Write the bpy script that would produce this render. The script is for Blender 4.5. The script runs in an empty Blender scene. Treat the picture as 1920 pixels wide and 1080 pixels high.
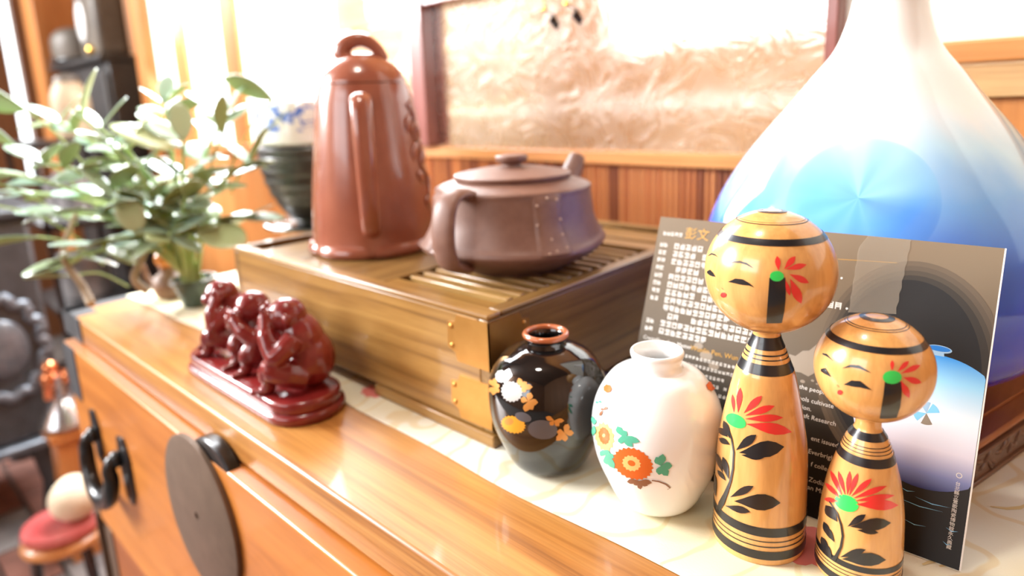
import bpy, bmesh, math, random
from mathutils import Vector, Matrix

# ------------------------------------------------------------------ camera, world, lights, exposure
scene = bpy.context.scene
COL = scene.collection
random.seed(7)
PI = math.pi

cam_data = bpy.data.cameras.new('camera')
cam = bpy.data.objects.new('camera', cam_data)
COL.objects.link(cam)
RIGHT = Vector((0.7352, 0.6768, -0.0387)); DOWN = Vector((0.1103, -0.1757, -0.9782)); FWD = Vector((-0.6688, 0.7149, -0.2038))
cam.matrix_world = Matrix(((RIGHT.x, -DOWN.x, -FWD.x, 0.0), (RIGHT.y, -DOWN.y, -FWD.y, 0.0), (RIGHT.z, -DOWN.z, -FWD.z, 0.27), (0, 0, 0, 1)))
cam_data.sensor_width = 36.0
cam_data.lens = 36.0 * 1210.0 / 1920.0
cam_data.shift_y = -96.0 / 1920.0
cam_data.clip_start = 0.02
cam_data.dof.use_dof = True
cam_data.dof.focus_distance = 0.375
cam_data.dof.aperture_fstop = 3.6
scene.camera = cam

scene.view_settings.view_transform = 'Standard'
scene.view_settings.look = 'None'
scene.view_settings.gamma = 1.0
scene.view_settings.use_curve_mapping = False
scene.view_settings.exposure = 0.5

world = bpy.data.worlds.new('bright_sky'); scene.world = world
world.use_nodes = True
bg = world.node_tree.nodes['Background']
bg.inputs['Color'].default_value = (0.93, 0.97, 1.0, 1)
bg.inputs['Strength'].default_value = 3.2

def area_light(name, loc, target, sx, sy, power, color):
    d = bpy.data.lights.new(name, 'AREA'); d.shape = 'RECTANGLE'; d.size = sx; d.size_y = sy; d.energy = power; d.color = color
    o = bpy.data.objects.new(name, d); COL.objects.link(o); o.location = loc
    o.rotation_euler = (Vector(target) - Vector(loc)).to_track_quat('-Z', 'Y').to_euler()
    return o
area_light('daylight_side_window', (-3.55, -1.6, 1.55), (0, -1.0, 0.6), 1.5, 1.4, 340.0, (0.95, 0.98, 1.0))
area_light('daylight_front_window', (-0.9, -2.32, 1.2), (-0.6, 0.3, 0.3), 1.6, 1.2, 14.0, (0.95, 0.98, 1.0))
area_light('daylight_back_window', (-1.58, 0.92, 0.78), (-0.9, -0.2, 0.0), 1.15, 1.0, 75.0, (0.93, 0.97, 1.0))
lamp = bpy.data.lights.new('ceiling_lamp', 'POINT'); lamp.energy = 26.0; lamp.color = (1.0, 0.93, 0.82); lamp.shadow_soft_size = 0.09
lo = bpy.data.objects.new('ceiling_lamp', lamp); COL.objects.link(lo); lo.location = (-0.49, 0.12, 1.62)

# ------------------------------------------------------------------ helpers
class G:
    """Collects vertices and faces of one mesh."""
    def __init__(s): s.v = []; s.f = []
    def add(s, v, f):
        b = len(s.v); s.v += [tuple(p) for p in v]; s.f += [tuple(i + b for i in q) for q in f]; return s
    def box(s, x0, x1, y0, y1, z0, z1):
        return s.add([(x0,y0,z0),(x1,y0,z0),(x1,y1,z0),(x0,y1,z0),(x0,y0,z1),(x1,y0,z1),(x1,y1,z1),(x0,y1,z1)],
              [(0,3,2,1),(4,5,6,7),(0,1,5,4),(1,2,6,5),(2,3,7,6),(3,0,4,7)])
    def grid(s, rows, close=False):
        n = len(rows[0]); v = [p for r in rows for p in r]; f = []
        for i in range(len(rows) - 1):
            for j in range(n if close else n - 1):
                k = (j + 1) % n
                f.append((i*n + j, i*n + k, (i+1)*n + k, (i+1)*n + j))
        return s.add(v, f)
    def lathe(s, prof, seg=48, c=(0,0,0), fn=None):
        rows = []
        for z, r in prof:
            row = []
            for j in range(seg):
                a = 2*PI*j/seg; rr = max(r, 1e-5) * (fn(a, z) if fn else 1.0)
                row.append((c[0] + rr*math.cos(a), c[1] + rr*math.sin(a), c[2] + z))
            rows.append(row)
        return s.grid(rows, True)
    def tube(s, path, rad, seg=12, flat=None, up=(0, 0, 1), cap=True):
        pts = [Vector(p) for p in path]; n = len(pts)
        if not isinstance(rad, (list, tuple)): rad = [rad]*n
        rows = []; u = None
        for i, p in enumerate(pts):
            t = (pts[min(i+1, n-1)] - pts[max(i-1, 0)]).normalized()
            if u is None:
                u = Vector(up)
                if (u - t*u.dot(t)).length < 1e-3: u = Vector((1, 0, 0.3))
            u = (u - t*u.dot(t)).normalized(); w = t.cross(u)
            a, b = (rad[i], rad[i]) if flat is None else (rad[i]*flat[0], rad[i]*flat[1])
            rows.append([tuple(p + u*(a*math.cos(2*PI*j/seg)) + w*(b*math.sin(2*PI*j/seg))) for j in range(seg)])
        s.grid(rows, True)
        if cap:
            b = len(s.v) - n*seg
            s.f.append(tuple(b + j for j in reversed(range(seg)))); s.f.append(tuple(b + (n-1)*seg + j for j in range(seg)))
        return s
    def ell(s, c, r, rot=None, seg=18, rings=12):
        c = Vector(c); rows = []
        for i in range(rings + 1):
            t = PI*i/rings; row = []
            for j in range(seg):
                a = 2*PI*j/seg
                p = Vector((r[0]*max(math.sin(t), 1e-4)*math.cos(a), r[1]*max(math.sin(t), 1e-4)*math.sin(a), r[2]*math.cos(t)))
                if rot: p = rot @ p
                row.append(tuple(c + p))
            rows.append(row)
        return s.grid(rows, True)
    def prism(s, pts, d):
        """Extrude a planar loop of 3D points by the vector d."""
        d = Vector(d); n = len(pts); v = [Vector(p) for p in pts]
        return s.add([tuple(p) for p in v] + [tuple(p + d) for p in v],
             [tuple(reversed(range(n))), tuple(range(n, 2*n))] + [(i, (i+1) % n, n + (i+1) % n, n + i) for i in range(n)])
    def mesh(s, name, off=(0, 0, 0), smooth=True):
        m = bpy.data.meshes.new(name)
        m.from_pydata([(p[0]-off[0], p[1]-off[1], p[2]-off[2]) for p in s.v], [], s.f)
        bm = bmesh.new(); bm.from_mesh(m)
        bmesh.ops.remove_doubles(bm, verts=bm.verts, dist=2e-6)
        bmesh.ops.recalc_face_normals(bm, faces=bm.faces)
        bm.to_mesh(m); bm.free()
        for p in m.polygons: p.use_smooth = smooth
        return m

def link_mesh(name, m, mat, parent=None):
    o = bpy.data.objects.new(name, m); COL.objects.link(o)
    if mat: m.materials.append(mat)
    if parent: o.parent = parent
    return o
def build(name, g, mat, parent=None, smooth=True, bevel=0, angle=35, segs=2):
    """Vertices are in world space; with a parent they become relative to its place."""
    off = tuple(parent.location) if parent else (0, 0, 0)
    if parent and parent.parent: off = tuple(Vector(off) + parent.parent.location)
    if parent is None:
        xs = [p[0] for p in g.v]; ys = [p[1] for p in g.v]; zs = [p[2] for p in g.v]
        off = ((min(xs)+max(xs))/2, (min(ys)+max(ys))/2, min(zs))
    m = g.mesh(name, off, smooth)
    o = link_mesh(name, m, mat, parent)
    if parent is None: o.location = off
    if bevel:
        b = o.modifiers.new('bevel', 'BEVEL'); b.width = bevel; b.segments = segs; b.limit_method = 'ANGLE'; b.angle_limit = math.radians(angle)
    if smooth:
        m.set_sharp_from_angle(angle=math.radians(angle))
    return o
def thing(name, label, cat, loc, group=None):
    o = bpy.data.objects.new(name, None); COL.objects.link(o); o.location = loc; o.empty_display_size = 0.02
    return tag(o, label, cat, group)
def tag(o, label, cat, group=None):
    o['label'] = label; o['category'] = cat
    if group: o['group'] = group
    return o
def struct(o):
    o['kind'] = 'structure'; return o
def catmull(pts, n=6):
    out = []
    for i in range(len(pts) - 1):
        p0 = pts[max(i-1, 0)]; p1 = pts[i]; p2 = pts[i+1]; p3 = pts[min(i+2, len(pts)-1)]
        for k in range(n):
            t = k/n
            out.append(tuple(0.5*((2*b) + (-a + c)*t + (2*a - 5*b + 4*c - d)*t*t + (-a + 3*b - 3*c + d)*t**3) for a, b, c, d in zip(p0, p1, p2, p3)))
    out.append(tuple(pts[-1])); return out
def interp(prof):
    def f(z):
        if z <= prof[0][0]: return prof[0][1]
        for (a, ra), (b, rb) in zip(prof, prof[1:]):
            if z <= b: return ra + (rb - ra)*(z - a)/max(b - a, 1e-9)
        return prof[-1][1]
    return f

# ------------------------------------------------------------------ materials
def mat(name, color, rough=0.5, metal=0.0, coat=0.0, spec=0.5, trans=0.0, sub=0.0):
    m = bpy.data.materials.new(name); m.use_nodes = True
    b = m.node_tree.nodes['Principled BSDF']
    b.inputs['Base Color'].default_value = (*color, 1); b.inputs['Roughness'].default_value = rough
    b.inputs['Metallic'].default_value = metal; b.inputs['Coat Weight'].default_value = coat
    b.inputs['Coat Roughness'].default_value = 0.06; b.inputs['Specular IOR Level'].default_value = spec
    b.inputs['Transmission Weight'].default_value = trans
    return m
def nodes(m):
    return m.node_tree.nodes, m.node_tree.links, m.node_tree.nodes['Principled BSDF']
def ramp(n, stops):
    r = n.new('ShaderNodeValToRGB'); e = r.color_ramp.elements
    while len(e) < len(stops): e.new(0.5)
    for k, (p, c) in enumerate(stops): e[k].position = p; e[k].color = (*c, 1)
    return r
def coords(n, l, scale, kind='Object', rot=(0, 0, 0)):
    t = n.new('ShaderNodeTexCoord'); mp = n.new('ShaderNodeMapping')
    mp.inputs['Scale'].default_value = scale; mp.inputs['Rotation'].default_value = rot
    l.new(t.outputs[kind], mp.inputs['Vector']); return mp
def noise(n, l, vec, scale, detail=4, rough=0.55, dist=0.0):
    x = n.new('ShaderNodeTexNoise'); x.inputs['Scale'].default_value = scale; x.inputs['Detail'].default_value = detail
    x.inputs['Roughness'].default_value = rough; x.inputs['Distortion'].default_value = dist
    l.new(vec.outputs[0], x.inputs['Vector']); return x
def bump(n, l, b, h, strength, dist=0.001):
    x = n.new('ShaderNodeBump'); x.inputs['Strength'].default_value = strength; x.inputs['Distance'].default_value = dist
    l.new(h, x.inputs['Height']); l.new(x.outputs[0], b.inputs['Normal'])
def wood(name, dark, mid, light, axis='X', scale=18.0, rough=0.35, coat=0.3, stretch=0.06, relief=0.15):
    m = mat(name, mid, rough, coat=coat); n, l, b = nodes(m)
    sc = {'X': (stretch, 1, 1), 'Y': (1, stretch, 1), 'Z': (1, 1, stretch)}[axis]
    mp = coords(n, l, sc)
    a = noise(n, l, mp, scale, 6, 0.62, 0.6); c = noise(n, l, mp, scale*7, 3, 0.6, 0.2)
    r = ramp(n, [(0.25, dark), (0.45, mid), (0.62, light), (0.8, mid)])
    l.new(a.outputs[0], r.inputs[0])
    mx = n.new('ShaderNodeMix'); mx.data_type = 'RGBA'; mx.blend_type = 'MULTIPLY'
    r2 = ramp(n, [(0.3, (0.72, 0.66, 0.6)), (0.6, (1, 1, 1))]); l.new(c.outputs[0], r2.inputs[0])
    mx.inputs['Factor'].default_value = 0.7
    l.new(r.outputs[0], mx.inputs[6]); l.new(r2.outputs[0], mx.inputs[7]); l.new(mx.outputs[2], b.inputs['Base Color'])
    bump(n, l, b, c.outputs[0], relief, 0.0006)
    return m
def mottled(name, c1, c2, scale=30, rough=0.5, metal=0.0, coat=0.0, strength=0.0, detail=4):
    m = mat(name, c1, rough, metal, coat); n, l, b = nodes(m)
    mp = coords(n, l, (1, 1, 1)); a = noise(n, l, mp, scale, detail)
    r = ramp(n, [(0.35, c1), (0.65, c2)]); l.new(a.outputs[0], r.inputs[0]); l.new(r.outputs[0], b.inputs['Base Color'])
    if strength: bump(n, l, b, a.outputs[0], strength)
    return m

M = {}
M['chest'] = wood('honey_chest_wood', (0.16, 0.055, 0.012), (0.40, 0.165, 0.035), (0.52, 0.25, 0.065), 'X', 55, 0.40, 0.2, 0.03)
M['chest_red'] = wood('red_brown_wood', (0.12, 0.03, 0.008), (0.26, 0.075, 0.018), (0.34, 0.11, 0.03), 'X', 16, 0.4, 0.1)
M['drawer'] = wood('orange_drawer_wood', (0.32, 0.095, 0.013), (0.50, 0.17, 0.027), (0.57, 0.215, 0.04), 'X', 9, 0.38, 0.25, 0.10)
M['dull_iron'] = mottled('dull_black_iron', (0.02, 0.02, 0.022), (0.035, 0.035, 0.04), 50, 0.6)
M['iron'] = mottled('dark_bronze_iron', (0.125, 0.082, 0.055), (0.15, 0.10, 0.068), 60, 0.5, 0.35, 0, 0.05)
M['black_iron'] = mottled('black_iron', (0.012, 0.012, 0.013), (0.025, 0.025, 0.027), 50, 0.3, 0.5, 0.2)
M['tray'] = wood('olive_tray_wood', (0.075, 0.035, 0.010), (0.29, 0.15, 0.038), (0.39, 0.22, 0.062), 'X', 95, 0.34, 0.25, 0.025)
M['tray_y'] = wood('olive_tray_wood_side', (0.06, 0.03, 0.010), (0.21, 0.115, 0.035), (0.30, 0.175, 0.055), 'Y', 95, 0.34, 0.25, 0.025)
M['slat'] = wood('tray_slat_wood', (0.12, 0.06, 0.018), (0.33, 0.18, 0.055), (0.45, 0.27, 0.09), 'X', 40, 0.3, 0.4, 0.05)
M['brass'] = mottled('aged_brass', (0.55, 0.28, 0.07), (0.62, 0.33, 0.09), 40, 0.36, 0.85, 0, 0.05)
M['clay_red'] = mottled('red_zisha_clay', (0.26, 0.078, 0.045), (0.31, 0.10, 0.058), 25, 0.24, 0.0, 0.5, 0.05)
M['clay_brown'] = mottled('brown_zisha_clay', (0.18, 0.088, 0.062), (0.21, 0.108, 0.076), 90, 0.46, 0.0, 0.0, 0.06)
M['lacquer_red'] = mottled('red_resin', (0.15, 0.010, 0.010), (0.21, 0.018, 0.016), 40, 0.26, 0.0, 0.45, 0.2)
M['black_glaze'] = mat('black_glaze', (0.006, 0.0055, 0.0055), 0.06, coat=0.6)
M['rim_orange'] = mat('orange_brown_rim', (0.42, 0.12, 0.045), 0.2, coat=0.5)
M['porcelain'] = mat('white_porcelain', (0.90, 0.91, 0.90), 0.12, coat=0.5)
M['doll'] = wood('doll_wood', (0.62, 0.28, 0.075), (0.74, 0.38, 0.12), (0.80, 0.44, 0.15), 'Z', 22, 0.24, 0.55, 0.12, 0.04)
M['paint_k'] = mat('black_paint', (0.012, 0.012, 0.014), 0.3, coat=0.35)
M['paint_r'] = mat('red_paint', (0.78, 0.035, 0.03), 0.3, coat=0.35)
M['paint_g'] = mat('green_paint', (0.03, 0.62, 0.10), 0.3, coat=0.35)
M['paint_b'] = mat('thin_brown_line', (0.22, 0.09, 0.03), 0.4)
M['gold'] = mat('gold_enamel', (0.62, 0.27, 0.06), 0.3, 0.25)
M['gold_y'] = mat('yellow_gold_enamel', (0.75, 0.36, 0.03), 0.3, 0.15)
M['silver'] = mat('silver_enamel', (0.48, 0.47, 0.45), 0.4, 0.1)
M['grey_en'] = mat('grey_enamel', (0.10, 0.095, 0.105), 0.35)
M['en_o'] = mat('orange_enamel', (0.66, 0.13, 0.02), 0.3)
M['en_l'] = mat('pale_yellow_enamel', (0.72, 0.50, 0.18), 0.3)
M['en_t'] = mat('teal_enamel', (0.09, 0.42, 0.27), 0.3)
M['en_m'] = mat('brown_enamel', (0.26, 0.11, 0.05), 0.35)

# ------------------------------------------------------------------ the room
WY = 0.78                                            # front of the back wall
M['plaster'] = mottled('warm_plaster', (0.62, 0.55, 0.45), (0.66, 0.59, 0.50), 12, 0.8)
M['ceil'] = wood('dark_ceiling_boards', (0.05, 0.025, 0.012), (0.10, 0.05, 0.025), (0.14, 0.07, 0.035), 'X', 8, 0.6, 0)
M['brown_wall'] = wood('brown_wall_boards', (0.14, 0.06, 0.025), (0.24, 0.11, 0.045), (0.3, 0.14, 0.06), 'Z', 8, 0.6, 0)
M['orange_wood'] = wood('orange_cedar', (0.40, 0.135, 0.03), (0.56, 0.22, 0.06), (0.62, 0.27, 0.085), 'Z', 20, 0.4, 0.15, 0.05)
M['orange_wood_x'] = wood('orange_cedar_rail', (0.42, 0.15, 0.035), (0.58, 0.24, 0.07), (0.64, 0.30, 0.10), 'X', 20, 0.4, 0.15, 0.05)
M['pale_rail'] = wood('pale_cedar_rail', (0.42, 0.24, 0.10), (0.56, 0.34, 0.15), (0.62, 0.4, 0.2), 'X', 20, 0.4, 0.15, 0.05)
M['maroon'] = wood('maroon_frame_wood', (0.13, 0.035, 0.03), (0.24, 0.075, 0.06), (0.3, 0.1, 0.08), 'Z', 18, 0.3, 0.4)
M['mortar'] = mottled('grey_mortar', (0.10, 0.09, 0.085), (0.16, 0.15, 0.14), 30, 0.9)
M['brick'] = mottled('dusty_red_brick', (0.17, 0.075, 0.055), (0.26, 0.12, 0.09), 14, 0.8, 0, 0, 0.3)
M['brick_g'] = mottled('grey_brick', (0.13, 0.12, 0.12), (0.24, 0.22, 0.21), 14, 0.8, 0, 0, 0.3)

floor = struct(build('floor', G().box(-4.2, 1.7, -2.5, 1.7, -0.80, -0.752), M['mortar'], smooth=False))
struct(build('ceiling', G().box(-4.2, 1.7, -2.5, 0.86, 2.3, 2.36), M['ceil'], smooth=False))
# bricks of the hearth floor in the part of the room that can be seen
bg_ = G().box(-0.095, 0.095, -0.045, 0.045, 0.0, 0.012); brick_mesh = bg_.mesh('brick', smooth=False)
brick_mesh.materials.append(M['brick']); brick_mesh_g = brick_mesh.copy(); brick_mesh_g.materials.clear(); brick_mesh_g.materials.append(M['brick_g'])
for r in range(14):
    for c in range(10):
        x = -2.95 + c*0.2 + (0.1 if r % 2 else 0); y = -0.42 + r*0.1
        o = bpy.data.objects.new('brick', random.choice([brick_mesh, brick_mesh, brick_mesh_g])); COL.objects.link(o); o.parent = floor
        o.location = Vector((x, y, -0.752 + random.uniform(-0.003, 0.002))) - floor.location
        o.rotation_euler = (0, 0, random.uniform(-0.02, 0.02))

g = G()
g.box(-2.3, 1.6, WY + 0.012, WY + 0.07, -0.75, 0.188)      # below the windows
g.box(-2.3, 1.6, WY + 0.012, WY + 0.07, 1.35, 2.3)         # above the windows
g.box(-0.955, -0.23, WY + 0.012, WY + 0.07, 0.462, 1.35)   # above the glass panel
wall_back = struct(build('wall_back', g, M['orange_wood'], smooth=False))
# bamboo strips of the wainscot, one by one
x = -0.948; k = 0
build('backing_board', G().box(-0.954, -0.243, WY + 0.0105, WY + 0.0119, 0.0, 0.178), M['maroon'], wall_back, smooth=False)
bmats = [wood('bamboo_%s' % t, a, b, c, 'Z', 30, 0.4, 0.2, 0.05) for t, a, b, c in (
    ('orange', (0.36, 0.11, 0.03), (0.52, 0.175, 0.05), (0.58, 0.21, 0.07)),
    ('russet', (0.13, 0.04, 0.014), (0.25, 0.075, 0.024), (0.32, 0.10, 0.035)),
    ('amber', (0.42, 0.15, 0.04), (0.58, 0.22, 0.07), (0.64, 0.27, 0.09)))]
strip_meshes = []
for bm_ in bmats:
    gg = G(); rows = []
    for zz in (0.0, 0.178):
        rows.append([(0.0042*math.sin(a), -0.0042*math.cos(a)*0.7, zz) for a in [(-PI/2) + PI*i/6 for i in range(7)]])
    gg.grid(rows); sm = gg.mesh('bamboo_strip'); sm.materials.append(bm_); strip_meshes.append(sm)
while x < -0.243:
    o = bpy.data.objects.new('bamboo_strip', random.choice(strip_meshes)); COL.objects.link(o); o.parent = wall_back
    o.location = Vector((x, WY + 0.0105, 0.0)) - wall_back.location; o.scale = (random.uniform(0.74, 0.96), 1, 1)
    x += 0.0088; k += 1
struct(build('trim_1', G().box(-0.955, -0.242, WY - 0.004, WY + 0.03, 0.177, 0.196), M['orange_wood_x'], bevel=0.002))
# board panelling right of the post, each board of its own
x = -0.229
while x < 1.5:
    w = random.choice((0.052, 0.06, 0.071))
    o = build('wall_board', G().box(x + 0.0008, x + w - 0.0008, WY - 0.002 + random.uniform(0, 0.0015), WY + 0.012, 0.0, 0.257), M['orange_wood'], wall_back, bevel=0.0012)
    x += w
struct(build('trim_2', G().box(-0.229, 1.55, WY - 0.012, WY + 0.03, 0.257, 0.287), M['pale_rail'], bevel=0.002))
struct(build('trim_3', G().box(-0.229, 1.55, WY - 0.02, WY + 0.04, 0.29, 0.311), M['orange_wood_x'], bevel=0.003))
struct(build('trim_4', G().box(-0.243, -0.230, WY - 0.012, WY + 0.06, 0.0, 1.35), M['maroon'], bevel=0.002))
# frame of the patterned glass panel
fr = G().box(-0.955, -0.913, WY - 0.016, WY + 0.04, 0.197, 0.475)
struct(build('trim_5', fr, M['maroon'], bevel=0.003))
struct(build('trim_6', G().box(-0.913, -0.243, WY - 0.012, WY + 0.04, 0.440, 0.475), M['maroon'], bevel=0.003))
struct(build('trim_7', G().box(-0.975, -0.956, WY - 0.006, WY + 0.05, 0.30, 1.35), M['orange_wood'], bevel=0.002))
# patterned glass
pg = mat('etched_glass', (0.93, 0.88, 0.82), 0.33, trans=1.0); n, l, b = nodes(pg)
b.inputs['IOR'].default_value = 1.3
mp = coords(n, l, (1, 1, 1)); nz = noise(n, l, mp, 16, 3, 0.5, 3.2)
wv = n.new('ShaderNodeTexWave'); wv.inputs['Scale'].default_value = 7; wv.inputs['Distortion'].default_value = 22; wv.inputs['Detail'].default_value = 2.0; wv.inputs['Detail Scale'].default_value = 0.9
l.new(mp.outputs[0], wv.inputs['Vector'])
rr = ramp(n, [(0.35, (0.34, 0.34, 0.34)), (0.65, (0.2, 0.2, 0.2))]); l.new(nz.outputs[0], rr.inputs[0]); l.new(rr.outputs[0], b.inputs['Roughness'])
bump(n, l, b, nz.outputs[0], 0.55, 0.006)
window_1 = struct(build('window_1', G().box(-0.913, -0.243, WY + 0.014, WY + 0.019, 0.196, 0.442), pg, smooth=False))

# the bright window further left, frame, two mullions, three panes
glass = bpy.data.materials.new('clear_pane'); glass.use_nodes = True; n = glass.node_tree.nodes; l = glass.node_tree.links
for q in list(n):
    if q.type != 'OUTPUT_MATERIAL': n.remove(q)
tr = n.new('ShaderNodeBsdfTransparent'); gl = n.new('ShaderNodeBsdfGlossy'); gl.inputs['Roughness'].default_value = 0.02
ms = n.new('ShaderNodeMixShader'); ms.inputs[0].default_value = 0.06
l.new(tr.outputs[0], ms.inputs[1]); l.new(gl.outputs[0], ms.inputs[2]); l.new(ms.outputs[0], n['Material Output'].inputs['Surface'])
g = G().box(-2.25, -0.975, WY - 0.01, WY + 0.06, 0.165, 0.19).box(-2.25, -0.975, WY, WY + 0.06, 1.32, 1.36)
window_2 = struct(build('window_2', g, M['orange_wood_x'], bevel=0.003))
for a, bb in ((-1.74, -1.655), (-2.07, -1.985)):
    build('mullion', G().box(a, bb, WY, WY + 0.014, 0.19, 1.32), M['orange_wood'], window_2, bevel=0.002)
for a, bb in ((-2.24, -2.07), (-1.985, -1.74), (-1.655, -0.976)):
    build('pane', G().box(a, bb, WY + 0.006, WY + 0.010, 0.19, 1.32), glass, window_2, smooth=False)
struct(build('trim_8', G().box(-2.325, -2.245, WY - 0.02, WY + 0.016, -0.75, 2.3), M['orange_wood'], bevel=0.004))
# translucent paper window right of the post
paper = bpy.data.materials.new('backlit_paper'); paper.use_nodes = True; n = paper.node_tree.nodes; l = paper.node_tree.links
for q in list(n):
    if q.type != 'OUTPUT_MATERIAL': n.remove(q)
df = n.new('ShaderNodeBsdfDiffuse'); df.inputs[0].default_value = (0.9, 0.88, 0.82, 1); tl = n.new('ShaderNodeBsdfTranslucent'); tl.inputs[0].default_value = (0.95, 0.93, 0.88, 1)
ms = n.new('ShaderNodeMixShader'); ms.inputs[0].default_value = 0.4
l.new(df.outputs[0], ms.inputs[1]); l.new(tl.outputs[0], ms.inputs[2]); l.new(ms.outputs[0], n['Material Output'].inputs['Surface'])
struct(build('window_3', G().box(-0.23, 1.55, WY + 0.014, WY + 0.016, 0.31, 1.35), paper, smooth=False))
struct(build('wall_right', G().box(1.55, 1.62, -2.45, 0.86, -0.75, 2.3), M['brown_wall'], smooth=False))
# wall behind the photographer, with a window opening
g = G().box(-4.1, 1.6, -2.47, -2.40, -0.75, 0.55).box(-4.1, 1.6, -2.47, -2.40, 1.85, 2.3).box(-4.1, -1.75, -2.47, -2.40, 0.55, 1.85).box(-0.05, 1.6, -2.47, -2.40, 0.55, 1.85)
struct(build('wall_front', g, M['brown_wall'], smooth=False))
g = G().box(-1.75, -0.05, -2.28, -2.25, 0.55, 0.6).box(-1.75, -0.05, -2.28, -2.25, 1.8, 1.85).box(-0.92, -0.88, -2.28, -2.25, 0.6, 1.8).box(-1.75, -0.05, -2.28, -2.25, 1.18, 1.22)
struct(build('window_4', g, M['orange_wood_x'], smooth=False))
# far left wall with the opening of the side window
g = G().box(-3.72, -3.65, -2.4, 0.668, -0.75, 0.8).box(-3.72, -3.65, 0.718, 0.9, -0.75, 0.8).box(-3.72, -3.65, 0.667, 0.719, -0.75, 0.0).box(-3.72, -3.65, -2.4, 0.9, 2.25, 2.3).box(-3.72, -3.65, -2.4, -2.35, 0.8, 2.25).box(-3.72, -3.65, -0.85, 0.668, 0.8, 2.25).box(-3.72, -3.65, 0.718, 0.9, 0.8, 2.25)
struct(build('wall_left', g, M['brown_wall'], smooth=False))
g = G().box(-3.5, -3.47, -2.35, -0.85, 1.53, 1.57).box(-3.5, -3.47, -1.62, -1.58, 0.85, 2.25)
struct(build('window_5', g, M['orange_wood_x'], smooth=False))
# fence added outside to tint and grade the light through the patterned glass
M['fence'] = wood('added_fence_wood', (0.60, 0.45, 0.27), (0.68, 0.53, 0.34), (0.72, 0.58, 0.39), 'X', 8, 0.7, 0)
fence = thing('added_fence', 'pale brown board fence added to grade the light behind the patterned glass panel', 'fence', (-0.5, 1.2, -0.75))
for k in range(13):
    build('board', G().box(-1.85, 0.3 if k < 9 else -0.35 - 0.05*k, 1.2, 1.22, -0.74 + k*0.125, -0.622 + k*0.125), M['fence'], fence, smooth=False)
for k in range(13):
    build('light_block_board', G().box(-1.0, -0.98, 0.862, 1.198, -0.74 + k*0.125, -0.622 + k*0.125), M['fence'], fence, smooth=False)  # added boards that keep the back window light off the glass panel
for xx in (-1.8, -0.98, -0.3, 0.24):
    build('post', G().box(xx, xx + 0.05, 1.2205, 1.26, -0.75, 0.88 if xx < -1.2 else (0.7 if xx < -0.9 else 0.36)), M['fence'], fence, smooth=False)

# ------------------------------------------------------------------ the chest
CH = (-0.35, 0.5, -0.75)
chest = thing('storage_chest', 'honey-coloured wooden chest with black iron fittings carrying all the ornaments', 'chest', CH)
build('top', G().box(-1.10, 0.42, 0.2115, 0.775, -0.034, 0.0), M['chest'], chest, bevel=0.003)
build('body', G().box(-1.085, 0.40, 0.225, 0.772, -0.75, -0.0345), M['chest_red'], chest, bevel=0.003)
dr = build('drawer', G().box(-1.062, 0.36, 0.197, 0.2245, -0.305, -0.0352), M['drawer'], chest, bevel=0.0025)
build('drawer', G().box(-1.062, 0.36, 0.205, 0.2245, -0.60, -0.325), M['chest_red'], chest, bevel=0.0025)
# lock plate
g = G(); N = 56; cx, cz, R = -0.606, -0.106, 0.080
ring = lambda r, y: [(cx + r*math.cos(2*PI*i/N), y, cz + r*math.sin(2*PI*i/N)) for i in range(N)]
g.grid([ring(R, 0.1965), ring(R, 0.1925), ring(R - 0.002, 0.1915), ring(0.004, 0.1905), ring(0.0035, 0.195)], True)
lp = build('lock_plate', g, M['iron'], chest)
g = G(); g.grid([[(cx + 0.0034*math.cos(2*PI*i/16), 0.1922, cz + 0.0034*math.sin(2*PI*i/16)) for i in range(16)], [(cx + 1e-5*math.cos(2*PI*i/16), 0.1923, cz) for i in range(16)]], True)
build('keyhole', g, M['black_iron'], lp)
g = G(); hr = lambda r, y: [(cx + 0.033 + r*math.cos(2*PI*i/32), y, cz + 0.034 + r*math.sin(2*PI*i/32)) for i in range(32)]
g.grid([hr(0.001, 0.2105), hr(0.052, 0.2105), hr(0.0535, 0.2085), hr(0.0535, 0.1995), hr(0.052, 0.1975), hr(0.001, 0.1975)], True)
build('hasp', g, M['black_iron'], chest)
# drawer handle
hd = build('handle_plate', G().prism([(-0.862, 0.1975, -0.112), (-0.838, 0.1975, -0.108), (-0.826, 0.1975, -0.13), (-0.826, 0.1975, -0.178), (-0.838, 0.1975, -0.198), (-0.858, 0.1975, -0.195), (-0.866, 0.1975, -0.15)], (0, -0.0035, 0)), M['black_iron'], chest, bevel=0.001)
build('handle_plate', G().prism([(-0.975, 0.1975, -0.112), (-0.955, 0.1975, -0.108), (-0.942, 0.1975, -0.13), (-0.945, 0.1975, -0.168), (-0.956, 0.1975, -0.185), (-0.972, 0.1975, -0.18), (-0.978, 0.1975, -0.14)], (0, -0.0035, 0)), M['black_iron'], chest, bevel=0.001)
g = G(); hx0, hx1, hz = -0.958, -0.862, -0.142
path = [(hx0, 0.196, hz), (hx0, 0.186, hz), (hx0 - 0.001, 0.181, hz - 0.010)]
for i in range(9):
    a = PI*i/8; path.append(((hx0 + hx1)/2 - 0.052*math.cos(a), 0.181 - 0.004*math.sin(a), hz - 0.022 - 0.046*math.sin(a)))
path += [(hx1 + 0.001, 0.181, hz - 0.010), (hx1, 0.186, hz), (hx1, 0.196, hz)]
path = catmull(path, 4); nn = len(path)
g.tube(path, [0.0065 + 0.0035*math.sin(PI*i/(nn - 1)) for i in range(nn)], 12)
build('handle', g, M['black_iron'], chest)
for hx in (hx0, hx1): build('handle_boss', G().ell((hx, 0.190, hz), (0.011, 0.008, 0.011)), M['black_iron'], chest)
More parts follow.
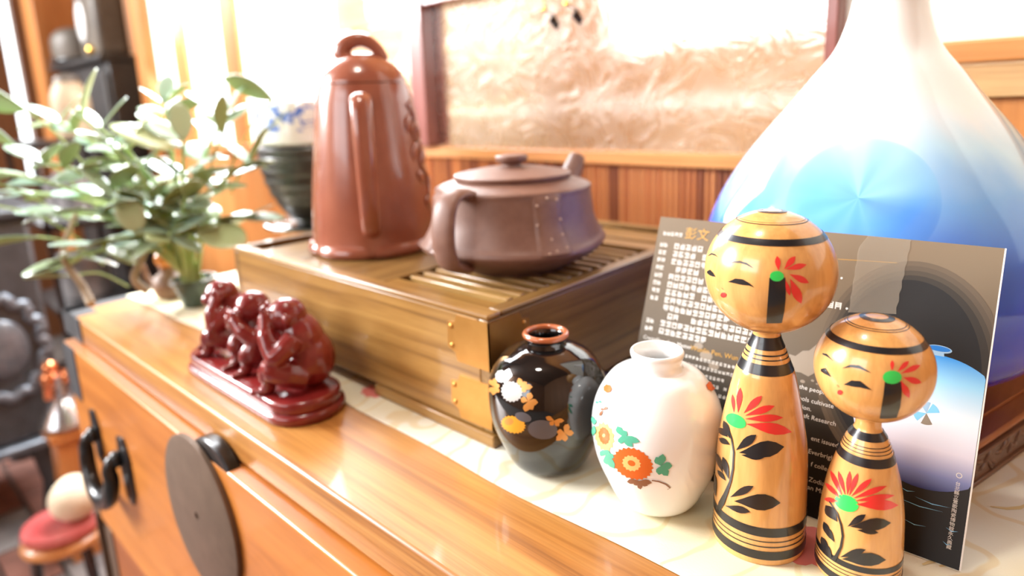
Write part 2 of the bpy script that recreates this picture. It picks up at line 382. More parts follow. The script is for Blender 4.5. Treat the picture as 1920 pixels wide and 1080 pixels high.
# iron corner fittings
g = G().box(-1.1015, -1.018, 0.2098, 0.2118, -0.034, 0.0004).box(-1.1015, -1.040, 0.2100, 0.240, -0.0005, 0.0004).box(-1.1015, -1.075, 0.2100, 0.296, -0.0005, 0.0004).box(-1.1022, -1.0995, 0.21, 0.296, -0.034, 0.0004)
build('corner_iron', g, M['dull_iron'], chest, smooth=False)
g = G().box(-1.064, -1.008, 0.1955, 0.1972, -0.112, -0.036).box(-1.0645, -1.0618, 0.1955, 0.224, -0.108, -0.036)
build('corner_iron', g, M['dull_iron'], chest, smooth=False)
g = G().prism([(-1.064, 0.1958, -0.195), (-1.058, 0.1958, -0.195), (-1.030, 0.1958, -0.30), (-1.064, 0.1958, -0.306)], (0, 0.0014, 0)).box(-1.066, -1.0618, 0.1958, 0.224, -0.45, -0.205)
build('corner_iron', g, M['iron'], chest, smooth=False)
build('corner_iron', G().box(-1.064, -1.022, 0.203, 0.2052, -0.45, -0.327), M['iron'], chest, smooth=False)

# ------------------------------------------------------------------ cloth runner
cl = mat('brocade_cloth', (0.82, 0.76, 0.58), 0.75); n, l, b = nodes(cl)
mp = coords(n, l, (1, 1, 1))
wv = n.new('ShaderNodeTexWave'); wv.inputs['Scale'].default_value = 9; wv.inputs['Distortion'].default_value = 14; wv.inputs['Detail'].default_value = 2; wv.inputs['Detail Scale'].default_value = 1.2
l.new(mp.outputs[0], wv.inputs['Vector'])
r1 = ramp(n, [(0.90, (0, 0, 0)), (0.97, (0.5, 0.5, 0.5))]); l.new(wv.outputs['Fac'], r1.inputs[0])
nb = noise(n, l, mp, 7, 2); r2 = ramp(n, [(0.42, (0.80, 0.78, 0.66)), (0.62, (0.80, 0.72, 0.46))]); l.new(nb.outputs[0], r2.inputs[0])
m1 = n.new('ShaderNodeMix'); m1.data_type = 'RGBA'; l.new(r1.outputs[0], m1.inputs['Factor']); l.new(r2.outputs[0], m1.inputs[6]); m1.inputs[7].default_value = (0.70, 0.52, 0.22, 1)
l.new(m1.outputs[2], b.inputs['Base Color'])
fb = noise(n, l, mp, 900, 2); bump(n, l, b, fb.outputs[0], 0.25, 0.0004)
M['cloth'] = cl
g = G(); rows = []
for zt in (0.0006, 0.0022):
    pass
def cloth_front(x): return 0.2985 + 0.004*math.sin(x*7.0) + 0.0015*math.sin(x*31 + 1)
NX, NYc = 150, 30; rows = []
for j in range(NYc + 1):
    row = []
    for i in range(NX + 1):
        xx = -1.093 + 1.49*i/NX; y0 = cloth_front(xx); t = j/NYc; yy = y0 + (0.745 - y0)*t
        row.append((xx, yy, 0.0018))
    rows.append(row)
g.grid(rows)
low = [[(p[0], p[1], 0.0005) for p in r] for r in rows]
g.grid([rows[0], low[0]]); g.grid([rows[-1], low[-1]])
g.grid([[r[0] for r in rows], [r[0] for r in low]]); g.grid([[r[-1] for r in rows], [r[-1] for r in low]])
runner = build('table_runner', g, M['cloth'], None)
tag(runner, 'cream and gold brocade runner lying along the top of the chest', 'cloth')
M['cloth_red'] = mat('red_brocade_thread', (0.72, 0.20, 0.17), 0.7)
M['cloth_gold'] = mat('gold_brocade_thread', (0.72, 0.58, 0.28), 0.6)
def cloth_blob(cx, cy, r, m, nm='woven_flower', petals=9):
    g = G(); ring = []
    for i in range(petals*4):
        a = 2*PI*i/(petals*4); k = r*(0.82 + 0.18*abs(math.cos(petals*a/2))); ring.append((cx + k*math.cos(a), cy + 0.8*k*math.sin(a), 0.00205))
    g.add([(cx, cy, 0.00205)] + ring, [(0, 1 + i, 1 + (i + 1) % len(ring)) for i in range(len(ring))])
    build(nm, g, m, runner, smooth=False)
for cx, cy, r in ((-0.112, 0.366, 0.026), (-0.498, 0.330, 0.016), (-0.60, 0.325, 0.018), (0.22, 0.36, 0.03)): cloth_blob(cx, cy, r, M['cloth_red'])
for k in range(26):
    cx = random.uniform(-0.25, 0.2); cy = random.uniform(0.312, 0.56); a = random.uniform(0.1, 1.1); L = random.uniform(0.02, 0.045)
    g = G(); pa = [(cx + L*t*math.cos(a + 0.8*t), cy + L*t*math.sin(a + 0.8*t)) for t in (0, 0.25, 0.5, 0.75, 1)]
    w = [0.0006, 0.0016, 0.002, 0.0014, 0.0004]
    g.grid([[(p[0] - w[i]*math.sin(a), p[1] + w[i]*math.cos(a), 0.00205) for i, p in enumerate(pa)], [(p[0] + w[i]*math.sin(a), p[1] - w[i]*math.cos(a), 0.00205) for i, p in enumerate(pa)]])
    build('woven_leaf', g, M['cloth_gold'], runner, smooth=False)

# outlines of the painted decoration as (angle, height) on each turned surface
DECALS = {'head_large':[('k','s',[(-1.862,.1791),(-1.814,.1799),(-1.768,.1808),(-1.717,.1811),(-1.667,.1815),(-1.609,.1812),(-1.553,.181),(-1.493,.1799),(-1.436,.1787)],[(-1.861,.179),(-1.811,.1796),(-1.762,.1801),(-1.711,.1803),(-1.66,.1805),(-1.603,.1803),(-1.548,.18),(-1.491,.1793),(-1.436,.1787)]),
('k','s',[(-1.818,.1695),(-1.756,.1708),(-1.698,.1721),(-1.637,.1723),(-1.579,.1724),(-1.533,.1717),(-1.487,.171),(-1.448,.17),(-1.41,.1689)],[(-1.817,.1694),(-1.753,.1695),(-1.693,.1695),(-1.633,.1694),(-1.574,.1694),(-1.53,.1695),(-1.486,.1696),(-1.447,.1693),(-1.41,.1689)]),
('k','s',[(-2.376,.1706),(-2.317,.1716),(-2.268,.1725),(-2.214,.1721),(-2.165,.1717),(-2.13,.1709),(-2.097,.17)],[(-2.372,.1696),(-2.308,.1695),(-2.253,.1694),(-2.204,.1695),(-2.158,.1696),(-2.127,.1699),(-2.097,.17)]),
('k','s',[(-2.481,.1787),(-2.417,.18),(-2.366,.1812),(-2.289,.1814),(-2.223,.1815),(-2.168,.181),(-2.118,.1805)],[(-2.477,.1786),(-2.403,.1796),(-2.344,.1805),(-2.272,.1807),(-2.208,.1809),(-2.161,.1807),(-2.118,.1805)]),
('r','c',(-1.928,.161),[(-1.866,.1616),(-1.87,.1612),(-1.878,.1608),(-1.889,.1603),(-1.904,.16),(-1.921,.1597),(-1.938,.1594),(-1.956,.1593),(-1.97,.1593),(-1.983,.1595),(-1.991,.1597),(-1.996,.16),(-1.995,.1604),(-1.989,.1608),(-1.98,.1613),(-1.967,.1617),(-1.952,.1621),(-1.936,.1624),(-1.919,.1626),(-1.903,.1627),(-1.89,.1627),(-1.878,.1625),(-1.871,.1623),(-1.866,.162)]),
('b','s',[(-1.961,.1655),(-1.937,.1648),(-1.912,.1647)],[(-1.96,.1654),(-1.938,.1645),(-1.913,.1645)]),
('k','s',[(-1.205,.1747),(-1.206,.1722),(-1.207,.1697),(-1.21,.1664),(-1.212,.1631),(-1.215,.1596),(-1.218,.156),(-1.219,.1521),(-1.221,.1478)],[(-.986,.175),(-.982,.1725),(-.977,.17),(-.974,.1668),(-.969,.1635),(-.968,.1601),(-.962,.1565),(-.962,.1528),(-.954,.1487)]),
('g','c',(-1.103,.1756),[(-1.007,.1757),(-1.01,.175),(-1.02,.1744),(-1.035,.1739),(-1.054,.1734),(-1.077,.1731),(-1.102,.173),(-1.126,.1731),(-1.149,.1733),(-1.169,.1737),(-1.185,.1742),(-1.195,.1748),(-1.199,.1755),(-1.197,.1762),(-1.188,.1768),(-1.173,.1774),(-1.153,.1778),(-1.13,.1781),(-1.105,.1782),(-1.079,.1782),(-1.056,.1779),(-1.035,.1775),(-1.02,.177),(-1.01,.1764)]),
('r','s',[(-1.08,.1783),(-1.071,.1795),(-1.06,.1808),(-1.052,.182),(-1.054,.1832),(-1.069,.1843),(-1.101,.1854)],[(-1.08,.1783),(-1.096,.1794),(-1.114,.1806),(-1.129,.1817),(-1.134,.1829),(-1.126,.1841),(-1.101,.1854)]),
('r','s',[(-1.006,.179),(-.968,.1798),(-.926,.1805),(-.887,.1813),(-.854,.1822),(-.831,.1836),(-.817,.1852)],[(-1.006,.179),(-.988,.1804),(-.971,.1818),(-.95,.1831),(-.919,.1842),(-.874,.1849),(-.817,.1852)]),
('r','s',[(-.985,.1791),(-.931,.179),(-.877,.1788),(-.822,.1788),(-.767,.179),(-.713,.1798),(-.657,.181)],[(-.985,.1791),(-.936,.1799),(-.886,.1807),(-.834,.1815),(-.778,.1818),(-.719,.1816),(-.657,.181)]),
('r','s',[(-.933,.1768),(-.894,.1756),(-.854,.1743),(-.812,.1731),(-.764,.1722),(-.708,.1718),(-.642,.1718)],[(-.933,.1768),(-.881,.1765),(-.826,.1763),(-.772,.1759),(-.723,.1751),(-.68,.1737),(-.642,.1718)]),
('r','s',[(-.924,.1746),(-.914,.1722),(-.907,.1696),(-.892,.1671),(-.861,.1648),(-.807,.1627),(-.726,.1608)],[(-.924,.1746),(-.878,.1728),(-.827,.1709),(-.781,.1689),(-.746,.1666),(-.727,.164),(-.726,.1608)]),
('r','s',[(-.986,.1739),(-.984,.1724),(-.983,.171),(-.979,.1695),(-.968,.1681),(-.946,.1668),(-.913,.1656)],[(-.986,.1739),(-.966,.1726),(-.944,.1714),(-.924,.1701),(-.911,.1687),(-.907,.1672),(-.913,.1656)])],
'body_large':[('g','c',(-1.916,.0833),[(-1.628,.0827),(-1.653,.0818),(-1.695,.081),(-1.751,.0803),(-1.819,.0798),(-1.898,.0795),(-1.984,.0793),(-2.073,.0793),(-2.159,.0794),(-2.239,.0797),(-2.3,.0803),(-2.331,.0811),(-2.323,.0822),(-2.28,.0835),(-2.209,.0848),(-2.123,.0859),(-2.028,.0867),(-1.936,.0871),(-1.849,.0872),(-1.772,.087),(-1.709,.0864),(-1.661,.0856),(-1.632,.0847),(-1.621,.0837)]),
('r','s',[(-1.894,.0882),(-1.873,.0909),(-1.849,.0935),(-1.836,.096),(-1.844,.0984),(-1.891,.1005),(-1.984,.1025)],[(-1.894,.0882),(-1.935,.0904),(-1.988,.0926),(-2.037,.0947),(-2.061,.097),(-2.044,.0996),(-1.984,.1025)]),
('r','s',[(-2.03,.087),(-2.039,.0888),(-2.046,.0907),(-2.065,.0924),(-2.102,.094),(-2.167,.0953),(-2.274,.0962)],[(-2.03,.087),(-2.081,.0884),(-2.143,.0897),(-2.202,.091),(-2.253,.0924),(-2.28,.0941),(-2.274,.0962)]),
('r','s',[(-1.723,.0894),(-1.623,.0913),(-1.521,.093),(-1.427,.0948),(-1.349,.0967),(-1.293,.0989),(-1.262,.1016)],[(-1.723,.0894),(-1.673,.0919),(-1.627,.0944),(-1.573,.0968),(-1.497,.0988),(-1.394,.1005),(-1.262,.1016)]),
('r','s',[(-1.674,.0884),(-1.533,.0896),(-1.394,.0906),(-1.261,.0915),(-1.136,.0927),(-1.016,.0944),(-.901,.0966)],[(-1.674,.0884),(-1.558,.0907),(-1.445,.0929),(-1.328,.0948),(-1.2,.0962),(-1.058,.0968),(-.901,.0966)]),
('r','s',[(-1.663,.0866),(-1.493,.0871),(-1.33,.0873),(-1.172,.0874),(-1.015,.0878),(-.854,.0886),(-.68,.0899)],[(-1.663,.0866),(-1.5,.0884),(-1.342,.0901),(-1.184,.0913),(-1.023,.0918),(-.855,.0914),(-.68,.0899)]),
('r','s',[(-1.621,.084),(-1.429,.0835),(-1.252,.0824),(-1.078,.0813),(-.898,.0806),(-.699,.0806),(-.459,.0811)],[(-1.621,.084),(-1.421,.0855),(-1.228,.0867),(-1.035,.0873),(-.843,.0867),(-.651,.0847),(-.459,.0811)]),
('k','s',[(-1.788,.0671),(-1.688,.069),(-1.587,.0707),(-1.496,.0724),(-1.423,.0743),(-1.371,.0767),(-1.342,.0796)],[(-1.788,.0671),(-1.736,.0698),(-1.689,.0725),(-1.634,.0751),(-1.56,.0772),(-1.463,.0788),(-1.342,.0796)]),
('k','s',[(-1.706,.0665),(-1.52,.0673),(-1.345,.0673),(-1.179,.0674),(-1.019,.0683),(-.861,.0704),(-.696,.0738)],[(-1.706,.0665),(-1.548,.07),(-1.396,.0734),(-1.239,.076),(-1.072,.0772),(-.891,.0765),(-.696,.0738)]),
('k','s',[(-1.651,.0657),(-1.562,.0656),(-1.478,.0654),(-1.395,.0652),(-1.314,.0654),(-1.232,.0661),(-1.148,.0674)],[(-1.651,.0657),(-1.562,.0668),(-1.475,.0679),(-1.39,.0687),(-1.306,.0689),(-1.226,.0685),(-1.148,.0674)]),
('k','s',[(-1.857,.0366),(-1.744,.0387),(-1.638,.0405),(-1.542,.0422),(-1.459,.0441),(-1.391,.0465),(-1.336,.0494)],[(-1.857,.0366),(-1.772,.0397),(-1.697,.0427),(-1.62,.0453),(-1.536,.0474),(-1.442,.0488),(-1.336,.0494)]),
('k','s',[(-1.749,.0356),(-1.569,.036),(-1.404,.0355),(-1.247,.0351),(-1.092,.0356),(-.935,.0374),(-.77,.0405)],[(-1.749,.0356),(-1.57,.0393),(-1.406,.0426),(-1.249,.0449),(-1.093,.0456),(-.934,.0442),(-.77,.0405)]),
('k','s',[(-1.988,.0291),(-1.873,.0295),(-1.77,.0294),(-1.673,.0295),(-1.578,.0299),(-1.482,.031),(-1.384,.0327)],[(-1.988,.0291),(-1.861,.031),(-1.746,.0328),(-1.642,.0341),(-1.547,.0346),(-1.461,.0341),(-1.384,.0327)]),
('k','s',[(-1.995,.0717),(-2.021,.0735),(-2.041,.0753),(-2.073,.077),(-2.13,.0782),(-2.232,.0788),(-2.409,.0782)],[(-1.995,.0717),(-2.075,.0725),(-2.17,.073),(-2.269,.0735),(-2.357,.0743),(-2.41,.0758),(-2.409,.0782)]),
('k','s',[(-2.082,.0717),(-2.127,.0725),(-2.171,.0735),(-2.224,.0742),(-2.306,.0742),(-2.441,.073),(-2.806,.0683)],[(-2.082,.0717),(-2.169,.0712),(-2.273,.0703),(-2.389,.0694),(-2.516,.0687),(-2.653,.0683),(-2.806,.0683)]),
('k','s',[(-1.976,.0683),(-2.026,.0689),(-2.078,.0695),(-2.139,.0698),(-2.214,.0695),(-2.315,.0684),(-2.462,.066)],[(-1.976,.0683),(-2.048,.0676),(-2.127,.0667),(-2.211,.0658),(-2.296,.0653),(-2.381,.0653),(-2.462,.066)]),
('k','s',[(-2.116,.0486),(-2.142,.0506),(-2.166,.0526),(-2.199,.0545),(-2.261,.0559),(-2.381,.0561),(-2.739,.0527)],[(-2.116,.0486),(-2.201,.0493),(-2.31,.0497),(-2.44,.0498),(-2.594,.0497),(-2.74,.05),(-2.739,.0527)]),
('k','s',[(-1.91,.0472),(-1.921,.0496),(-1.927,.0522),(-1.942,.0546),(-1.978,.0565),(-2.048,.0579),(-2.164,.0584)],[(-1.91,.0472),(-1.973,.0486),(-2.047,.0499),(-2.119,.0511),(-2.171,.0528),(-2.188,.0552),(-2.164,.0584)]),
('k','s',[(-2.002,.0451),(-2.033,.0461),(-2.063,.0471),(-2.099,.048),(-2.153,.0483),(-2.236,.0479),(-2.369,.0464)],[(-2.002,.0451),(-2.068,.045),(-2.143,.0447),(-2.22,.0445),(-2.292,.0445),(-2.344,.0451),(-2.369,.0464)]),
('k','s',[(-2.376,.0281),(-2.371,.031),(-2.359,.034),(-2.36,.0368),(-2.391,.0391),(-2.481,.0403),(-2.722,.0391)],[(-2.376,.0281),(-2.459,.0294),(-2.605,.0297),(-2.721,.0304),(-2.721,.0332),(-2.72,.0361),(-2.722,.0391)]),
('k','s',[(-2.193,.0779),(-1.966,.072),(-1.857,.0649),(-1.846,.0552),(-1.9,.0464),(-2.036,.037),(-2.216,.0277),(-2.28,.0218)],[(-2.15,.0786),(-1.927,.0726),(-1.815,.0654),(-1.798,.0556),(-1.837,.0469),(-1.921,.0378),(-2.011,.0296),(-2.135,.0235)])],
'head_small':[('k','s',[(-1.838,.1292),(-1.798,.1301),(-1.76,.131),(-1.722,.1318),(-1.672,.1321),(-1.624,.1323),(-1.577,.1326),(-1.507,.1318),(-1.439,.131),(-1.374,.1301)],[(-1.837,.1291),(-1.795,.1296),(-1.754,.1301),(-1.713,.1306),(-1.664,.1308),(-1.615,.1309),(-1.568,.131),(-1.502,.1307),(-1.437,.1303),(-1.374,.13)]),
('k','s',[(-2.379,.1315),(-2.336,.1318),(-2.295,.1321),(-2.256,.1324),(-2.186,.1319),(-2.121,.1314),(-2.062,.1309)],[(-2.365,.1309),(-2.318,.1311),(-2.274,.1312),(-2.232,.1313),(-2.171,.1312),(-2.113,.131),(-2.06,.1307)]),
('k','s',[(-1.781,.1211),(-1.739,.1222),(-1.7,.1233),(-1.661,.1244),(-1.615,.1246),(-1.569,.1249),(-1.524,.1251),(-1.467,.124),(-1.41,.1229),(-1.353,.1217)],[(-1.78,.1209),(-1.737,.1211),(-1.695,.1212),(-1.654,.1212),(-1.607,.1214),(-1.561,.1216),(-1.516,.1218),(-1.461,.1217),(-1.407,.1217),(-1.353,.1215)]),
('k','s',[(-2.307,.1236),(-2.265,.1242),(-2.226,.1249),(-2.189,.1254),(-2.135,.1245),(-2.086,.1236),(-2.042,.1225)],[(-2.302,.1223),(-2.261,.1223),(-2.222,.1222),(-2.185,.1222),(-2.134,.1223),(-2.087,.1223),(-2.041,.1223)]),
('r','c',(-1.862,.1156),[(-1.813,.1162),(-1.816,.1158),(-1.822,.1154),(-1.831,.115),(-1.842,.1146),(-1.855,.1143),(-1.868,.1141),(-1.881,.114),(-1.894,.114),(-1.904,.1141),(-1.911,.1143),(-1.914,.1146),(-1.914,.115),(-1.91,.1154),(-1.904,.1159),(-1.895,.1163),(-1.883,.1166),(-1.871,.1169),(-1.858,.1171),(-1.846,.1172),(-1.835,.1172),(-1.825,.1171),(-1.818,.1169),(-1.814,.1166)]),
('b','s',[(-1.909,.1194),(-1.894,.1186),(-1.866,.1185)],[(-1.899,.1196),(-1.885,.1188),(-1.866,.1188)]),
('k','s',[(-1.16,.1266),(-1.162,.1245),(-1.163,.1222),(-1.163,.1199),(-1.166,.1175),(-1.166,.1151),(-1.165,.1125),(-1.161,.1099),(-1.153,.1072),(-1.136,.104)],[(-.896,.127),(-.895,.1249),(-.89,.1227),(-.883,.1204),(-.88,.1181),(-.872,.1156),(-.858,.113),(-.853,.1107),(-.838,.1081),(-.805,.1052)]),
('g','c',(-1.047,.1291),[(-.895,.1292),(-.901,.1283),(-.917,.1276),(-.941,.1269),(-.972,.1263),(-1.007,.126),(-1.045,.1258),(-1.082,.1259),(-1.117,.1261),(-1.148,.1265),(-1.171,.1272),(-1.187,.1279),(-1.192,.1287),(-1.189,.1295),(-1.175,.1303),(-1.152,.1311),(-1.121,.1316),(-1.085,.132),(-1.045,.1322),(-1.005,.1321),(-.968,.1318),(-.937,.1314),(-.913,.1307),(-.899,.13)]),
('r','s',[(-1.045,.1319),(-1.034,.1328),(-1.02,.1336),(-1.009,.1344),(-1.005,.1352),(-1.013,.136),(-1.033,.1367)],[(-1.045,.1319),(-1.054,.1327),(-1.065,.1335),(-1.072,.1343),(-1.071,.1351),(-1.059,.1359),(-1.033,.1367)]),
('r','s',[(-.965,.1317),(-.922,.1322),(-.876,.1327),(-.83,.1333),(-.79,.134),(-.754,.135),(-.724,.1362)],[(-.965,.1317),(-.938,.1327),(-.91,.1338),(-.878,.1348),(-.838,.1356),(-.787,.1361),(-.724,.1362)]),
('r','s',[(-.909,.1308),(-.846,.1311),(-.78,.1312),(-.713,.1315),(-.645,.1319),(-.575,.1327),(-.503,.1339)],[(-.909,.1308),(-.856,.1318),(-.8,.1328),(-.738,.1336),(-.669,.1342),(-.591,.1343),(-.503,.1339)]),
('r','s',[(-.879,.1292),(-.832,.1282),(-.785,.1272),(-.735,.1262),(-.678,.1256),(-.613,.1254),(-.536,.1257)],[(-.879,.1292),(-.821,.1291),(-.76,.1292),(-.699,.129),(-.641,.1284),(-.586,.1274),(-.536,.1257)]),
('r','s',[(-.912,.1276),(-.905,.126),(-.899,.1243),(-.886,.1226),(-.859,.121),(-.813,.1197),(-.745,.1185)],[(-.912,.1276),(-.874,.1265),(-.831,.1253),(-.79,.124),(-.761,.1225),(-.745,.1207),(-.745,.1185)])],
'body_small':[('g','c',(-1.729,.0498),[(-1.435,.0495),(-1.459,.0484),(-1.501,.0474),(-1.557,.0465),(-1.625,.0459),(-1.701,.0454),(-1.781,.0452),(-1.86,.0452),(-1.935,.0455),(-2.0,.046),(-2.047,.0467),(-2.073,.0478),(-2.073,.049),(-2.046,.0503),(-1.996,.0516),(-1.927,.0528),(-1.847,.0537),(-1.76,.0542),(-1.676,.0544),(-1.598,.0542),(-1.53,.0537),(-1.478,.0528),(-1.444,.0518),(-1.429,.0506)]),
('r','s',[(-1.871,.0524),(-1.931,.0545),(-1.997,.0565),(-2.078,.0584),(-2.187,.0598),(-2.345,.0606),(-2.598,.0601)],[(-1.871,.0524),(-1.969,.0537),(-2.082,.0548),(-2.206,.0559),(-2.338,.057),(-2.468,.0584),(-2.598,.0601)]),
('r','s',[(-1.795,.0538),(-1.828,.0559),(-1.863,.0579),(-1.907,.0598),(-1.97,.0615),(-2.063,.0628),(-2.195,.0637)],[(-1.795,.0538),(-1.863,.0554),(-1.943,.0567),(-2.024,.0581),(-2.098,.0596),(-2.157,.0615),(-2.195,.0637)]),
('r','s',[(-1.741,.0543),(-1.727,.0566),(-1.71,.0589),(-1.699,.0611),(-1.706,.0632),(-1.739,.0651),(-1.806,.0669)],[(-1.741,.0543),(-1.77,.0563),(-1.805,.0583),(-1.837,.0602),(-1.851,.0623),(-1.841,.0646),(-1.806,.0669)]),
('r','s',[(-1.692,.0543),(-1.65,.0566),(-1.603,.0588),(-1.561,.0609),(-1.533,.0631),(-1.528,.0653),(-1.549,.0674)],[(-1.692,.0543),(-1.69,.0566),(-1.693,.0588),(-1.689,.061),(-1.668,.0632),(-1.623,.0653),(-1.549,.0674)]),
('r','s',[(-1.639,.0545),(-1.544,.0564),(-1.444,.0582),(-1.346,.0599),(-1.258,.0617),(-1.184,.0638),(-1.125,.0662)],[(-1.639,.0545),(-1.58,.0569),(-1.522,.0593),(-1.455,.0616),(-1.371,.0635),(-1.262,.0651),(-1.125,.0662)]),
('r','s',[(-1.588,.0538),(-1.443,.0554),(-1.294,.0567),(-1.144,.0579),(-.992,.0592),(-.836,.0608),(-.668,.0625)],[(-1.588,.0538),(-1.463,.0562),(-1.337,.0585),(-1.2,.0605),(-1.048,.0619),(-.872,.0626),(-.668,.0625)]),
('r','s',[(-1.531,.0528),(-1.366,.0538),(-1.2,.0545),(-1.03,.0549),(-.852,.0555),(-.657,.0562),(-.423,.0569)],[(-1.531,.0528),(-1.377,.0549),(-1.22,.0566),(-1.052,.058),(-.869,.0586),(-.663,.0583),(-.423,.0569)]),
('r','s',[(-1.498,.0512),(-1.325,.0512),(-1.153,.0508),(-.978,.0503),(-.792,.0501),(-.579,.0504),(-.301,.0509)],[(-1.498,.0512),(-1.329,.053),(-1.158,.0547),(-.975,.0558),(-.78,.0557),(-.565,.0543),(-.301,.0509)]),
('r','s',[(-1.918,.0508),(-1.991,.0518),(-2.07,.0528),(-2.158,.0535),(-2.27,.0538),(-2.424,.0533),(-2.676,.0511)],[(-1.918,.0508),(-2.017,.0509),(-2.127,.0509),(-2.248,.0507),(-2.375,.0507),(-2.514,.0509),(-2.676,.0511)]),
('r','s',[(-1.96,.0486),(-2.03,.0485),(-2.105,.0484),(-2.186,.048),(-2.274,.0472),(-2.37,.0457),(-2.48,.0435)],[(-1.96,.0486),(-2.029,.0476),(-2.104,.0464),(-2.182,.0453),(-2.266,.0444),(-2.363,.0438),(-2.48,.0435)]),
('k','s',[(-1.639,.0374),(-1.557,.0389),(-1.473,.0402),(-1.395,.0415),(-1.329,.043),(-1.277,.0449),(-1.242,.0472)],[(-1.639,.0374),(-1.588,.0397),(-1.542,.0419),(-1.491,.0439),(-1.426,.0455),(-1.344,.0466),(-1.242,.0472)]),
('k','s',[(-1.57,.0381),(-1.412,.0387),(-1.255,.0388),(-1.1,.0389),(-.944,.0395),(-.784,.0409),(-.606,.043)],[(-1.57,.0381),(-1.428,.0408),(-1.287,.0433),(-1.14,.0452),(-.98,.046),(-.804,.0454),(-.606,.043)]),
('k','s',[(-1.423,.0375),(-1.344,.0373),(-1.265,.037),(-1.185,.0367),(-1.104,.0367),(-1.02,.0371),(-.931,.038)],[(-1.423,.0375),(-1.342,.0383),(-1.26,.0391),(-1.179,.0396),(-1.096,.0397),(-1.014,.0392),(-.931,.038)]),
('k','s',[(-1.745,.0179),(-1.638,.0194),(-1.534,.0206),(-1.435,.0218),(-1.344,.0232),(-1.262,.0252),(-1.189,.0276)],[(-1.745,.0179),(-1.657,.0204),(-1.572,.0229),(-1.487,.0251),(-1.397,.0267),(-1.298,.0275),(-1.189,.0276)]),
('k','s',[(-1.7,.0174),(-1.532,.018),(-1.37,.0179),(-1.211,.0179),(-1.052,.0184),(-.887,.0197),(-.709,.0221)],[(-1.7,.0174),(-1.538,.0205),(-1.381,.0233),(-1.226,.0253),(-1.067,.0261),(-.897,.025),(-.709,.0221)]),
('k','s',[(-1.899,.0374),(-1.927,.0392),(-1.952,.0412),(-1.992,.0427),(-2.059,.0435),(-2.17,.0432),(-2.344,.0414)],[(-1.899,.0374),(-1.992,.0373),(-2.101,.0369),(-2.21,.0366),(-2.301,.0369),(-2.349,.0384),(-2.344,.0414)]),
('k','s',[(-2.052,.0251),(-2.065,.0268),(-2.074,.0286),(-2.092,.0303),(-2.13,.0314),(-2.203,.0319),(-2.321,.0315)],[(-2.052,.0251),(-2.116,.0257),(-2.192,.0261),(-2.265,.0265),(-2.32,.0274),(-2.341,.0291),(-2.321,.0315)]),
('k','s',[(-1.91,.0248),(-1.937,.0264),(-1.964,.028),(-1.997,.0294),(-2.049,.0303),(-2.13,.0305),(-2.249,.0298)],[(-1.91,.0248),(-1.979,.0252),(-2.057,.0254),(-2.135,.0257),(-2.199,.0263),(-2.238,.0277),(-2.249,.0298)]),
('k','s',[(-2.053,.0153),(-2.07,.0171),(-2.082,.019),(-2.103,.0207),(-2.147,.0219),(-2.224,.0223),(-2.352,.0216)],[(-2.053,.0153),(-2.121,.0159),(-2.202,.0162),(-2.281,.0166),(-2.343,.0174),(-2.37,.019),(-2.352,.0216)]),
('k','s',[(-1.93,.0146),(-1.951,.016),(-1.97,.0175),(-1.994,.0188),(-2.033,.0198),(-2.093,.0202),(-2.181,.02)],[(-1.93,.0146),(-1.984,.0151),(-2.044,.0155),(-2.103,.016),(-2.15,.0168),(-2.177,.0181),(-2.181,.02)]),
('k','s',[(-2.243,.045),(-1.945,.0417),(-1.807,.0365),(-1.745,.0307),(-1.771,.0239),(-1.867,.0176),(-1.956,.0139)],[(-2.211,.0458),(-1.912,.0424),(-1.767,.0372),(-1.698,.0312),(-1.714,.0242),(-1.787,.0176),(-1.844,.0137)])],
'black_vase':[('w','c',(-1.499,.072),[(-1.288,.0736),(-1.31,.0725),(-1.289,.0714),(-1.321,.0706),(-1.313,.0693),(-1.351,.0688),(-1.36,.0674),(-1.402,.0673),(-1.428,.0659),(-1.466,.0663),(-1.504,.065),(-1.534,.0659),(-1.582,.065),(-1.598,.0663),(-1.65,.0658),(-1.651,.0674),(-1.7,.0675),(-1.69,.069),(-1.736,.0694),(-1.715,.0708),(-1.751,.0716),(-1.713,.0728),(-1.732,.0739),(-1.681,.0747),(-1.68,.076),(-1.625,.0763),(-1.604,.0776),(-1.553,.0774),(-1.517,.0784),(-1.477,.0776),(-1.433,.0782),(-1.408,.0771),(-1.362,.0773),(-1.354,.076),(-1.312,.0756),(-1.32,.0744)]),
('w','c',(-1.872,.0779),[(-1.717,.0796),(-1.722,.0783),(-1.715,.077),(-1.752,.076),(-1.779,.0749),(-1.834,.0746),(-1.889,.074),(-1.943,.0745),(-2.011,.0745),(-2.036,.0757),(-2.083,.0765),(-2.054,.078),(-2.046,.0794),(-1.976,.0804),(-1.922,.0815),(-1.856,.0814),(-1.793,.0815),(-1.759,.0804)]),
('o','s',[(-1.94,.0696),(-1.985,.0707),(-2.037,.0717),(-2.125,.0715),(-2.291,.0689)],[(-1.94,.0696),(-2.029,.0689),(-2.138,.0679),(-2.258,.0671),(-2.291,.0689)]),
('o','s',[(-1.94,.0696),(-1.924,.0713),(-1.911,.073),(-1.941,.0742),(-2.045,.0744)],[(-1.94,.0696),(-2.005,.0703),(-2.075,.0709),(-2.1,.0721),(-2.045,.0744)]),
('o','s',[(-1.94,.0696),(-1.881,.0701),(-1.828,.0705),(-1.804,.0714),(-1.818,.0729)],[(-1.94,.0696),(-1.938,.0708),(-1.932,.072),(-1.895,.0728),(-1.818,.0729)]),
('o','s',[(-1.94,.0696),(-1.912,.0686),(-1.895,.0673),(-1.852,.0671),(-1.769,.0684)],[(-1.94,.0696),(-1.874,.0702),(-1.815,.0705),(-1.778,.07),(-1.769,.0684)]),
